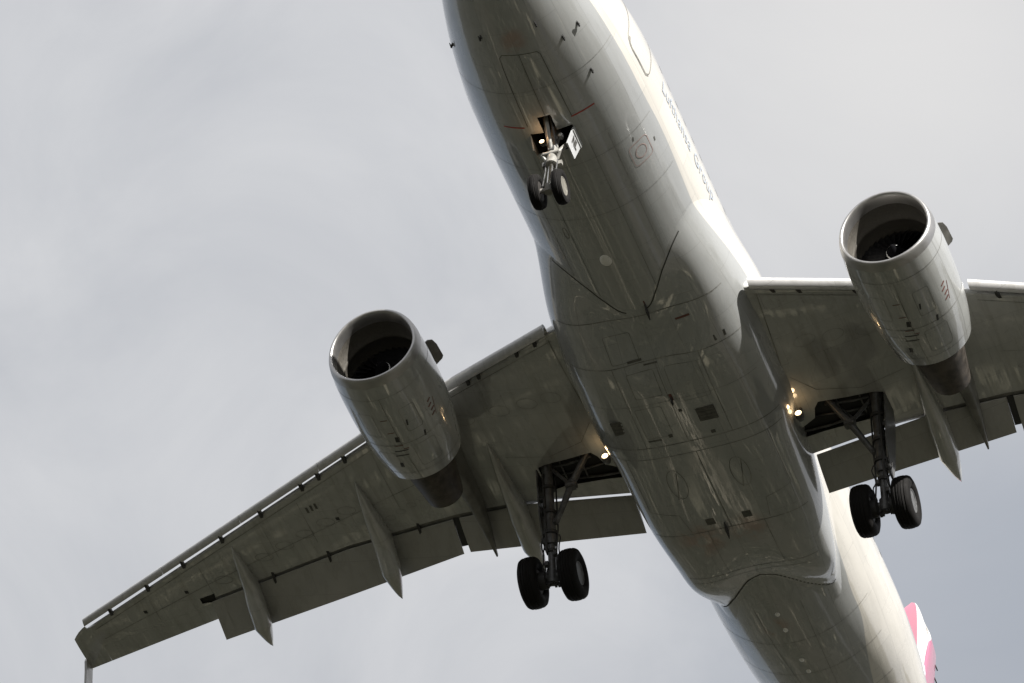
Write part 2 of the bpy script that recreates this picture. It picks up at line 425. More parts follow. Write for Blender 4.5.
# draping of thin strips (panel gaps, markings) on a finished surface
def bvh_of(*meshes_obs):
    vs, fs = [], []
    for o in meshes_obs:
        b = len(vs); c = CEN[o.name]
        vs += [v.co + c for v in o.data.vertices]; fs += [[b + i for i in p.vertices] for p in o.data.polygons]
    return BVHTree.FromPolygons(vs, fs)
def belly(u, v): return Vector((u, v, -8)), Vector((0, 0, 1))
def radial(y0, z0, rref):
    def f(u, v):                                  # v: arc metres from straight down, + to starboard
        t = v / rref; d = Vector((0, math.sin(t), -math.cos(t)))
        return Vector((u, y0, z0)) + d * 6, -d
    return f
def drape(mb, bvh, fn, pts, w, eps=0.004, closed=False, step=0.12, mi=0):
    P = [Vector(p) for p in pts]
    if closed: P.append(P[0])
    Q = [P[0]]
    for a, b in zip(P, P[1:]):
        m = max(1, int((b - a).length / step))
        Q += [a + (b - a) * (i + 1) / m for i in range(m)]
    prev = None
    for i, q in enumerate(Q):
        a = Q[max(i - 1, 0)]; b = Q[min(i + 1, len(Q) - 1)]
        if closed and i in (0, len(Q) - 1): a, b = Q[-2], Q[1]
        t = (b - a).normalized(); nn = Vector((-t.y, t.x)) * w / 2
        e = []
        for s_ in (1, -1):
            o, d = fn(*(q + nn * s_))
            h, no, _, _ = bvh.ray_cast(o, d)
            if h is None: e = None; break
            if no.dot(d) > 0: no = -no
            e.append(h + no * eps)
        if e and prev: mb.add([prev[0], prev[1], e[1], e[0]], [(0, 1, 2, 3)], mi)
        prev = e
def rect(x0, x1, y0, y1, r=0.0):
    if r <= 0: return [(x0, y0), (x1, y0), (x1, y1), (x0, y1)]
    o = []
    for cx, cy, a in ((x1 - r, y1 - r, 0), (x0 + r, y1 - r, 90), (x0 + r, y0 + r, 180), (x1 - r, y0 + r, 270)):
        o += [(cx + r * math.cos(R(a + t)), cy + r * math.sin(R(a + t))) for t in (0, 30, 60, 90)]
    return o
def ellipse(x, y, a, b, n=20): return [(x + a * math.cos(2 * math.pi * i / n), y + b * math.sin(2 * math.pi * i / n)) for i in range(n)]

def boolean_cut(o, cutters):
    """cut real recesses; cutters: list of (MB, material)"""
    for mb, mat in cutters:
        me = mb.mesh('cutter'); me.transform(Matrix.Translation(-CEN[o.name])); me.materials.append(mat)
        c = bpy.data.objects.new('cutter', me); COL.objects.link(c)
        c.parent = o.parent; c.location = o.location
        md = o.modifiers.new('cut', 'BOOLEAN'); md.operation = 'DIFFERENCE'; md.object = c; md.solver = 'EXACT'; md.material_mode = 'TRANSFER'
        bpy.context.view_layer.update()
        ev = o.evaluated_get(bpy.context.evaluated_depsgraph_get())
        nm = bpy.data.meshes.new_from_object(ev)
        o.modifiers.clear(); o.data = nm
        bpy.data.objects.remove(c)
    me = o.data
    if 'rest' not in me.attributes: me.attributes.new('rest', 'FLOAT_VECTOR', 'POINT')
    co = [0.0] * (3 * len(me.vertices)); me.vertices.foreach_get('co', co)
    cc = CEN[o.name]
    co = [v + cc[i % 3] for i, v in enumerate(co)]
    me.attributes['rest'].data.foreach_set('vector', co)
    me.polygons.foreach_set('use_smooth', [True] * len(me.polygons)); me.set_sharp_from_angle(angle=R(35))

# ------------------------------------------------------------------ setting: ground
def plain(name, vs, fs, mat):
    me = bpy.data.meshes.new(name); me.from_pydata(vs, [], fs); me.materials.append(mat)
    o = bpy.data.objects.new(name, me); COL.objects.link(o); o['kind'] = 'structure'; return o
S = 20000
ring = [(S * math.cos(t * math.pi / 32), S * math.sin(t * math.pi / 32), 0) for t in range(64)]
plain('ground', ring, [tuple(range(64))], M['ground'])
def ribbon(name, pts, w, mat, z):
    vs, fs = [], []
    for i, (x, y) in enumerate(pts):
        a = Vector(pts[max(i - 1, 0)]); b = Vector(pts[min(i + 1, len(pts) - 1)]); t = (b - a).normalized()
        vs += [(x - t.y * w / 2, y + t.x * w / 2, z), (x + t.y * w / 2, y - t.x * w / 2, z)]
        if i: fs.append((2 * i - 2, 2 * i - 1, 2 * i + 1, 2 * i))
    return plain(name, vs, fs, mat)
ribbon('road', [(-400, -75), (-160, -60), (-60, -52), (40, -55), (200, -80), (500, -140)], 8, M['road'], .012)
rg = random.Random(4)
for y0 in (6, 27, 36, 58, 83, 110, 150, 200):          # pale strips added out of view, mirrored as streaks along the belly
    x = 20 + rg.uniform(0, 60)
    while x < 330:
        L = rg.uniform(8, 34); dy = rg.uniform(-1, 1) * .02 * L; w = rg.uniform(.25, .7) * (1 + y0 / 120)
        ribbon('polyline', [(x, y0), (x + L * .5, y0 + dy * .6 + rg.uniform(-.4, .4)), (x + L, y0 + dy)], w, M['track'], .008)
        x += L + rg.uniform(24, 110)

# ------------------------------------------------------------------ the aeroplane
AIRPLANE = bpy.data.objects.new('airplane', None); COL.objects.link(AIRPLANE)
AIRPLANE.location = BASE_WORLD; AIRPLANE.rotation_euler = (0, PITCH, 0)
AIRPLANE['label'] = 'grey and white twin engine passenger jet overhead with landing gear, slats and flaps down'
AIRPLANE['category'] = 'airplane'
CEN['airplane'] = BASE

# fuselage: x, z bottom, z top, half width
FUS = [(0.0, -.60, -.60, .0), (.05, -.83, -.37, .24), (.15, -.99, -.20, .42), (.35, -1.17, .02, .64), (.7, -1.37, .27, .89), (1.2, -1.57, .58, 1.13),
       (1.8, -1.73, .98, 1.34), (2.5, -1.87, 1.45, 1.53), (3.2, -1.97, 1.78, 1.68), (4.0, -2.03, 1.95, 1.81), (5.0, -2.06, 2.05, 1.92), (6.0, -2.07, 2.07, 1.965),
       (7.0, -2.07, 2.07, 1.975), (19.4, -2.07, 2.07, 1.975), (21.4, -1.95, 2.07, 1.975), (23.2, -1.66, 2.07, 1.95), (25.4, -1.16, 2.06, 1.78), (27.7, -.58, 2.03, 1.42),
       (30, .0, 1.96, 1.02), (32, .58, 1.75, .56), (33.5, .96, 1.45, .26), (33.84, 1.08, 1.36, .12)]
NF = 112
def fus_ring(x):
    zb, zt, w = (interp(FUS, x, k) for k in (1, 2, 3))
    if x < 6: zc = interp([(0, -.6), (1.2, -.5), (3, -.25), (6, 0)], x, 1)
    elif x < 19.6: zc = 0
    else: zc = interp([(19.6, 0), (25.5, .42), (30, .98), (33.84, 1.22)], x, 1)
    zc = min(max(zc, zb), zt)
    return [Vector((x, w * math.sin(t), zc - math.cos(t) * ((zc - zb) if math.cos(t) > 0 else (zt - zc)))) for t in (2 * math.pi * j / NF for j in range(NF))]
xs = [.004, .02, .05, .1, .15, .25, .35, .5, .7, .95, 1.2, 1.5, 1.8, 2.1, 2.5, 2.9, 3.2, 3.6, 4, 4.5, 5, 5.5, 6, 6.5, 7] + [7 + .5 * i for i in range(1, 29)] + [21 + .4 * i for i in range(1, 32)] + [33.6, 33.84]
mb = MB(); mb.loft([fus_ring(x) for x in xs])
fus = mb.build('fuselage', M['fus'])
fus_bvh = bvh_of(fus)
# nose gear bay: wide part between the aft doors, narrow slot ahead of it for the drag stay
c1 = MB(); c1.prism([(5.05, -.46, -3), (5.62, -.46, -3), (5.62, .46, -3), (5.05, .46, -3)], (0, 0, 1.9))
c2 = MB(); c2.prism([(4.62, -.13, -3), (5.1, -.13, -3), (5.1, .16, -3), (4.62, .16, -3)], (0, 0, 1.85))
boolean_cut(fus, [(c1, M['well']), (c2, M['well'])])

# belly fairing, as a bump over the fuselage section
FXS = [(-25, 11.2, 15.6), (-10, 10.6, 16.2), (0, 10.0, 16.8), (10, 9.5, 17.3), (22, 9.1, 18.0), (30, 8.97, 18.7), (40, 8.99, 19.7), (50, 9.15, 20.25), (65, 9.65, 19.8), (73, 10.05, 19.45), (82, 10.45, 19.12), (90, 10.55, 19.0)]
FSE = [(8.9, 1.98, -2.07, 2.2), (10.0, 2.10, -2.14, 2.45), (11.1, 2.20, -2.28, 2.7), (12.4, 2.28, -2.40, 3.0), (14, 2.28, -2.44, 3.2), (15.1, 2.13, -2.44, 3.9), (17.2, 2.0, -2.42, 4.8), (19.0, 1.86, -2.30, 4.4), (20.6, 1.86, -2.10, 2.8)]
def fair_point(x, th):                     # th degrees below horizontal, folded to one side
    a = R(th); cy, sz = math.cos(a), math.sin(a)
    rf = 1 / math.sqrt((cy / 1.975) ** 2 + (sz / 2.07) ** 2)
    w, zb, n = (interp(FSE, x, k) for k in (1, 2, 3))
    lo, hi = 0.5, 4.0
    for _ in range(40):
        r = (lo + hi) / 2; y, z = r * cy, -r * sz
        g = (abs(y / w) ** n + ((z + .6) / (zb + .6)) ** n if z < -.6 else abs(y / w) ** 2 + ((z + .6) / 2.4) ** 2)
        if g > 1: hi = r
        else: lo = r
    x0, x1 = interp(FXS, th, 1), interp(FXS, th, 2)
    u = min(1, (x - x0) / 2.2); v = min(1, (x1 - x) / (1.5 + 2.0 * smooth((50 - th) / 25)))
    b = (smooth(u * .5 + .0) * 2) if u > 0 else 0
    b = smooth(u) * .7 + u * .3 if u > 0 else 0
    if u > 0: q_ = smooth((72 - th) / 25); b = b * (1 - q_) + (1 - (1 - u) ** 2.2) * q_
    bb = (1 - (1 - v) ** 2.2) if v > 0 else 0
    d = max(r - rf, .02) * min(b, 1) * min(bb, 1)
    if u > 0 and v > 0: d += .014
    else: d = .014 + 0.12 * min(0, u) * 2.2 + .12 * min(0, v) * 1.5
    if th < -18: d -= .25 * (-18 - th) / 15
    return rf + max(d, -.3)
ths = [-34 + 248 * j / 130 for j in range(131)]
rings = []
for i in range(150):
    x = 8.75 + (20.75 - 8.75) * i / 149
    ring = []
    for t in ths:
        tf = t if t <= 90 else 180 - t
        r = fair_point(x, tf)
        ring.append(Vector((x, -r * math.cos(R(t)), -r * math.sin(R(t)))))
    rings.append(ring)
mb = MB(); mb.loft(rings, closed=False)
fair = mb.build('belly_fairing', M['fus'], fix=False)
fair_bvh = bvh_of(fair); body_bvh = bvh_of(fus, fair)

# ------------------------------------------------------------------ wing geometry (per side)
def zc_off(y): return lerp([(1.2, .0), (5, .12), (6.4, .165), (16.95, .065)], y)
def tw_(y): return math.tan(R(lerp([(1.2, 1.0), (6.4, .8), (16.95, -.6)], y)))
def xl_slat(y): return 10.66 + .5535 * (y - 2) + .10 * max(0, (5 - y) / 3)
def tip_cut(y): return 0.0 if y < 16.52 else .10 + .16 * ((y - 16.52) / .43) ** 2
def zlow(y): return -1.30 + .14 * (y - 2)
XTE = [(1.2, 16.98), (6.4, 16.98), (16.95, 20.37)]
XCUT = [(1.2, 16.42), (4.67, 16.42), (6.4, 16.70), (9.22, 17.26), (13.2, 18.5)]
TC = [(1.2, .15), (6.4, .118), (16.95, .108)]
def naca(s): return 5 * (.2969 * math.sqrt(max(s, 0)) - .126 * s - .3516 * s * s + .2843 * s**3 - .1036 * s**4)
def wing_ring(y, xcut=None, n=26, lip=0.0, cove=0.0):
    x0 = xl_slat(y) + .10 + tip_cut(y); xt = lerp(XTE, y); c = xt - x0; t = lerp(TC, y)
    xc = xcut if xcut else xt
    s1 = min(1.0, (xc - x0) / c)
    tw = tw_(y)
    s0 = lerp([(1.2, .35), (6.4, .31), (16.4, .225)], y) / c if y < 16.52 else 0.0
    def pt(s, up):
        yt = naca(s) * t * c
        z = zlow(y) + zc_off(y) - tw * (s - .4) * c
        z += yt * (.60 if up else -.40) * 1.0
        return z
    up, lo = [], []
    for i in range(n):
        k = i / (n - 1); s = s0 + (s1 - s0) * (1 - math.cos(k * math.pi / 2))
        su = min(1.0, s + lip / c * (s / s1) ** 8) if lip else s
        sl_ = s - cove / c * (s / s1) ** 8
        up.append(Vector((x0 + su * c, y, pt(su, True)))); lo.append(Vector((x0 + sl_ * c, y, pt(sl_, False))))
    nose = []
    if s0 > 0:
        a, b = up[0], lo[0]; m = (a + b) / 2; h = (a.z - b.z) / 2
        for q in (50, 15, -15, -50): nose.append(Vector((m.x - h * .8 * math.cos(R(q)), y, m.z + h * math.sin(R(q)))))
    else:
        nose = [up[0].copy() for _ in range(4)]
    return up[::-1] + nose + lo
def wing_lower(x, y):
    x0 = xl_slat(y) + .10; c = lerp(XTE, y) - x0; s = min(1, max(0, (x - x0) / c)); t = lerp(TC, y)
    tw = tw_(y)
    return zlow(y) + zc_off(y) - tw * (s - .4) * c - naca(s) * t * c * .40
def wing_thick(x, y):
    x0 = xl_slat(y) + .10; c = lerp(XTE, y) - x0
    return naca(min(1, max(0, (x - x0) / c))) * lerp(TC, y) * c
XA = lambda y: lerp([(13.16, 18.62), (16.35, 19.62)], y)        # aileron hinge line

def tyre_profile(hw, r, rr):
    g = .010
    p = [(-hw * .62, rr), (-hw * .86, rr + (r - rr) * .12), (-hw, rr + (r - rr) * .42), (-hw * .97, rr + (r - rr) * .66), (-hw * .84, rr + (r - rr) * .86), (-hw * .66, r - .020)]
    for q in (-.46, -.16, .16, .46):
        e = hw * .045; x = q * hw; rt = r - .013 * (q / .5) ** 2
        p += [(x - e * 1.6, rt), (x - e, rt - g), (x + e, rt - g), (x + e * 1.6, rt)]
    p += [(-a, b) for a, b in p[:6]][::-1]
    return p
def wheel(parent, c, hw, r, rr, out, pale=True):
    m = MB(); m.revolve(tyre_profile(hw, r, rr), c, n=56); m.build('tyre', M['tyre'], parent, sharp=50)
    m = MB()
    m.revolve([(hw * .70, rr * 1.01), (hw * .78, rr * .99), (hw * .74, rr * .90), (hw * .40, rr * .82), (hw * .34, rr * .50), (hw * .55, rr * .36), (hw * .62, rr * .30), (hw * .62, 0)], c, n=40, sy=out)
    m.revolve([(-hw * .70, rr * 1.01), (-hw * .72, rr * .95), (-hw * .35, rr * .8), (-hw * .35, 0)], c, n=40, sy=out, mi=1)
    for k in range(9):                         # lightening holes
        t = 2 * math.pi * k / 9; q = Vector(c) + Vector((math.cos(t) * rr * .66, out * hw * .39, math.sin(t) * rr * .66))
        m.revolve([(0, rr * .15), (.012, rr * .15), (.012, 0)], q, n=12, mi=1, sy=out)
    m.build('rim', [M['rim'] if pale else M['gear'], M['rimd']], parent, sharp=35)

def airfoil_flap(y, xn, zn, xt, zt, th, n=14):
    d = Vector((xt - xn, 0, zt - zn)); L = d.length; d /= L; nn = Vector((-d.z, 0, d.x))
    up, lo = [], []
    for i in range(n):
        s = 1 - math.cos(i / (n - 1) * math.pi / 2); yt = naca(s) * th
        p = Vector((xn, y, zn)) + d * (s * L)
        up.append(p + nn * yt * .65); lo.append(p - nn * yt * .35)
    return up[::-1] + lo[1:-1]

def wing_side(sg):
    side = 'starboard' if sg > 0 else 'port'
    # main box
    ys = [1.2, 2.0, 2.6, 3.2, 4, 4.67, 5.2, 5.8, 6.4, 7.2, 8.2, 9.22, 10.2, 11.2, 12.3, 13.15]
    rings = [wing_ring(y, lerp(XCUT, y), lip=lerp([(1.2, .05), (4.5, .08), (5.0, .3), (6.0, .6), (6.9, .6), (8.0, .40), (13.2, .36)], y), cove=lerp([(1.2, .0), (4.4, .0), (5.0, .04), (7.2, .06), (8.3, .035), (13.2, .025)], y)) for y in ys]
    rings += [wing_ring(13.155, XA(13.155)), wing_ring(14.2, XA(14.2)), wing_ring(15.3, XA(15.3)), wing_ring(16.35, XA(16.35))]
    rings += [wing_ring(16.355), wing_ring(16.51), wing_ring(16.525), wing_ring(16.6), wing_ring(16.75), wing_ring(16.88), wing_ring(16.95)]
    mb = MB(); mb.loft(rings); nr = len(rings[0])
    for i in range(len(ys) - 1): mb.mi[i * nr + nr - 1] = 1          # the cove above the flap nose is coloured dark in place of its shade
    wing = mb.mirrored(sg).build('wing', [M['wing'], M['pyl']], sharp=32)
    # bay for the main leg
    poly = [(14.97, 2.62), (15.12, 3.2), (15.25, 3.80), (15.34, 3.98), (15.78, 3.98), (16.10, 3.86), (16.0, 3.55), (15.88, 2.5), (15.86, 1.6), (15.60, 1.6), (15.55, 2.1), (15.40, 2.42), (15.12, 2.50)]
    cb = MB(); cb.prism([(x, y, -3) for x, y in poly], (0, 0, 1))
    for i in range(len(poly)):                      # the roof of the bay follows the wing
        cb.v[len(poly) + i].z = wing_lower(*poly[i]) + .62 * wing_thick(*poly[i])
    cb = cb.mirrored(sg)
    nb_ = MB(); q = [(18.28, 12.98), (18.56, 13.04), (18.58, 13.40), (18.40, 13.40)]
    nb_.prism([(x, y, -1) for x, y in q], (0, 0, 1)); nb_ = nb_
    for i in range(4): nb_.v[4 + i].z = wing_lower(*q[i]) + .45 * wing_thick(*q[i])
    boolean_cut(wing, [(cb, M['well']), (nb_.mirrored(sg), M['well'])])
    m = MB()
    for a, b, r_ in (((15.2, 2.7, .0), (15.45, 3.9, .0), .03), ((15.45, 2.4, .02), (15.75, 3.9, .02), .022), ((15.72, 1.8, .0), (15.84, 3.4, .0), .03)):
        pa, pb = [Vector((p[0], p[1], wing_lower(p[0], p[1]) + .40 * wing_thick(p[0], p[1]) + p[2])) for p in (a, b)]
        m.tube([pa, (pa + pb) / 2 + Vector((.03, 0, -.02)), pb], r_, 8)
    m.mirrored(sg).build('bay_pipe', M['gear'], wing)
    for yy in (2.95, 3.45):
        m = MB(); z0_, z1_ = wing_lower(15.3, yy) + .03, wing_lower(15.3, yy) + .6 * wing_thick(15.3, yy)
        m.prism([(15.15, yy, z1_), (15.30, yy, z0_ + .06), (15.8, yy, z0_ + .04), (15.84, yy, z1_ - .05)], (0, .03, 0)); m.mirrored(sg).build('bay_rib', M['gear'], wing, smooth=False)
    wb = bvh_of(wing)
    # slats
    for a, b in ((2.32, 5.12), (6.55, 8.97), (8.98, 11.42), (11.43, 13.90), (13.91, 16.5)):
        rings = []
        for i in range(9):
            y = a + (b - a) * i / 8
            f = lerp([(2, 1.0), (6, .95), (16.4, .74)], y)
            prof = [(.36, .10), (.30, .118), (.22, .118), (.15, .105), (.09, .08), (.045, .048), (.015, .018), (0, -.022), (.012, -.062), (.045, -.10), (.10, -.132), (.16, -.150), (.205, -.156),
                    (.205, -.146), (.165, -.125), (.13, -.08), (.115, -.02), (.13, .03), (.17, .065), (.23, .085), (.30, .094)]
            x0, z0 = xl_slat(y), wing_lower(xl_slat(y) + .42 * f, y) + .105 * f - lerp([(2, .14), (5.2, .11), (6.5, .02), (16.4, .0)], y)
            rings.append([Vector((x0 + px * f, y, z0 + pz * f)) for px, pz in prof])
        m = MB(); m.loft(rings)
        m.mirrored(sg).build('slat', M['slat'], wing, sharp=50)
    # slat tracks: dark little arms across the slat gap
    for y in (2.69, 3.2, 4.29, 4.59, 7.05, 8.28, 9.08, 9.59, 10.86, 12.09, 13.32, 14.47, 15.67):
        m = MB(); x = xl_slat(y); f = lerp([(2, 1.0), (6, .95), (16.4, .74)], y); z = wing_lower(x + .42 * f, y)
        m.prism([(x + .15 * f, y - .04, z - .04), (x + .22 * f, y - .04, z - .085 * f), (x + .36 * f, y - .04, z - .06 * f), (x + .50 * f, y - .01, z - .01), (x + .46 * f, y - .03, z + .04), (x + .2 * f, y - .04, z + .03 * f)], (0, .07, 0))
        m.mirrored(sg).build('slat_track', M['dark'], wing, smooth=False)
    # flaps
    for st in ([(2.12, 17.38, -1.70), (4.0, 17.46, -1.34), (6.37, 17.54, -.93)], [(6.53, 17.56, -.92), (9.8, 18.50, -.52), (13.12, 19.47, -.06)]):
        rings = []
        for i in range(13):
            y = st[0][0] + (st[-1][0] - st[0][0]) * i / 12
            xn = lerp(XCUT, y) + .035; zn = wing_lower(lerp(XCUT, y), y) - .035
            rings.append(airfoil_flap(y, xn, zn, lerp(st, y, 1), lerp(st, y, 2), lerp([(2, .20), (6.4, .17), (13, .13)], y)))
        m = MB(); m.loft(rings); m.mirrored(sg).build('flap', M['flap'], wing, sharp=60)
    m = MB(); xa, xb = lerp(XCUT, 6.45) + .05, 17.40; za = wing_lower(lerp(XCUT, 6.4), 6.4) - .02
    m.prism([(xa, 6.375, za), (xb, 6.375, -.84), (xb, 6.525, -.84), (xa, 6.525, za)], (0, 0, .03)); m.mirrored(sg).build('flap_gap_filler', M['dark'], wing, smooth=False)  # dark filler plate added to close off the gap between the flaps
    # aileron
    rings = []
    for i in range(5):
        y = 13.156 + (16.3495 - 13.156) * i / 4; full = wing_ring(y); xa = XA(y) + .002
        x0, xt = full[-1].x, full[-1].x
        ru, rl = [], []
        for k in range(7):
            x = xa + (lerp(XTE, y) - xa) * k / 6
            c = lerp(XTE, y) - xl_slat(y) - .10; s = (x - xl_slat(y) - .10) / c; t = lerp(TC, y)
            zl = wing_lower(x, y); rl.append(Vector((x, y, zl))); ru.append(Vector((x, y, zl + naca(s) * t * c)))
        rings.append(ru[::-1] + rl)
    m = MB(); m.loft(rings); m.mirrored(sg).build('aileron', M['wing'], wing, sharp=40)
    for yb in (9.8, 11.35, 7.4):
        xb = lerp(XCUT, yb); zb_ = wing_lower(xb - .1, yb); m = MB()
        m.prism([(xb - .16, yb - .03, zb_ + .02), (xb + .02, yb - .03, zb_ - .07), (xb + .16, yb - .03, zb_ - .10), (xb + .12, yb - .03, zb_ + .0)], (0, .06, 0)); m.mirrored(sg).build('flap_bracket', M['dark'], wing, smooth=False)
    # flap track fairings: canoe, the rear half drooped with the flap
    for y, x0, x1, zt, w, h in ((4.85, 14.35, 18.40, -1.20, .23, .46), (8.30, 15.15, 18.34, -1.12, .235, .47), (11.95, 16.77, 19.52, -.53, .215, .43)):
        rings = []; zn = wing_lower(x0, y)
        N = 26
        for i in range(N):
            s = i / (N - 1); x = x0 + (x1 - x0) * s
            e = min(1, s / .55) ** .75 * min(1, (1 - s) / .24) ** .8
            xc = lerp(XCUT, y)
            ztop = wing_lower(x, y) + .10 if x < xc - .1 else None
            zxc = wing_lower(xc - .1, y) + .10
            if ztop is None: k = (x - xc + .1) / (x1 - xc + .1); ztop = zxc + (zt + .05 - zxc) * k - .0
            zbot_line = (wing_lower(x, y) if x < xc - .1 else zxc - .1 + (zt - zxc + .1) * (x - xc + .1) / (x1 - xc + .1))
            zb = zbot_line - h * e
            ww = w * max(e, .02)
            hh = (ztop - zb) if s < .985 else .06
            ring = []
            for j in range(16):
                t = 2 * math.pi * j / 16
                cy, cz = math.sin(t), -math.cos(t)
                ring.append(Vector((x, y + ww * math.copysign(abs(cy) ** .8, cy), zb + hh * (.5 + .5 * math.copysign(abs(cz) ** .85, cz)))))
            rings.append(ring)
        m = MB(); m.loft(rings); ft = m.mirrored(sg).build('flap_track_fairing', M['wing'], wing, sharp=45)
    # wingtip fence
    m = MB()
    ol = [(20.0, .78), (20.06, .55), (20.12, .18), (20.28, -.26), (20.52, -.32), (20.44, .40), (20.37, .80), (20.50, 1.35), (20.70, 1.80), (20.55, 1.82), (20.25, 1.35), (20.05, .98)]
    m.prism([(x, 16.93, z) for x, z in ol], (0, .055, 0)); m.mirrored(sg).build('wingtip_fence', M['flap'], wing, smooth=False)
    # panel gaps and access panels below
    def flat(u, v): return Vector((u, v * sg, -8)), Vector((0, 0, 1))
    m = MB()
    for y0, y1, f0, f1 in ((2.3, 6.2, .10, .13), (6.6, 16.3, .15, .22)):
        drape(m, wb, flat, [(xl_slat(y0) + .55 + 0 * f0, y0), (xl_slat(y1) + .45, y1)], .014)
    drape(m, wb, flat, [(xl_slat(6.6) + 2.15, 6.6), (xl_slat(13) + 1.2, 13.0), (xl_slat(16.2) + .85, 16.2)], .012)
    for i in range(7): y = 8.85 + i * .62; drape(m, wb, flat, ellipse(xl_slat(y) + 1.62 - .045 * i, y, .13, .22), .009, closed=True)
    for i in range(6): y = 7.0 + i * .31; drape(m, wb, flat, ellipse(xl_slat(y) + 2.55, y, .07, .12), .007, closed=True)
    for y in (2.9, 3.5, 4.2, 5.1): drape(m, wb, flat, ellipse(xl_slat(y) + 1.9 - .3 * (y - 2.9), y, .16, .24), .008, closed=True)
    for y in (7.6, 9.9, 11.0, 13.0, 14.6): drape(m, wb, flat, [(xl_slat(y) + .6, y), (lerp(XTE, y) - (1.1 if y < 13 else .35), y)], .010)
    drape(m, wb, flat, [(11.35, 2.36), (12.0, 2.33), (13.0, 2.27), (14.0, 2.2), (15.0, 2.16)], .022)
    drape(m, wb, flat, [(14.0, 2.3), (14.6, 2.7), (15.0, 3.6), (14.9, 4.6)], .012)
    absorb(wing, m, M['seaml'])
    each(lambda q, x, y: drape(q, wb, flat, [(x - .05, y), (x + .05, y)], .09, step=.05), 'fuel_drain', M['dark'], wing, ((18.12, 13.61), (18.62, 14.85), (16.3, 9.15)))
    if sg > 0: each(lambda q, k: drape(q, wb, flat, [(15.72 + .05 * k, 9.50 + .12 * k), (15.90 + .05 * k, 9.50 + .12 * k)], .06, step=.05), 'placard', M['seamm'], wing, ((0,), (1,), (2,)))
    # landing light pod at the wing root
    lp = Vector((14.83, 2.22 * sg, -1.66))
    m = MB(); m.revolve([(0, .085), (.05, .10), (.14, .095), (.22, .06), (.24, 0)], lp, axis='x', n=20)
    m.tube([lp + Vector((.12, 0, .02)), lp + Vector((.2, 0, .45))], .04)
    ll = m.build('landing_light', M['gear'], wing, sharp=40)
    m = MB(); m.revolve([(-.005, .072), (-.03, .045), (-.036, 0)], lp, axis='x', n=20); m.build('lamp_lens', M['lamp'], wing)
    L = bpy.data.lights.new('landing_lamp', 'POINT'); L.energy = .9; L.color = (1, .66, .34); L.shadow_soft_size = .05
    lo_ = bpy.data.objects.new('landing_lamp', L); COL.objects.link(lo_); lo_.parent = wing
    lo_.location = lp + Vector((-.16, 0.02 * sg, -.02)) - CEN[wing.name]
    return wing

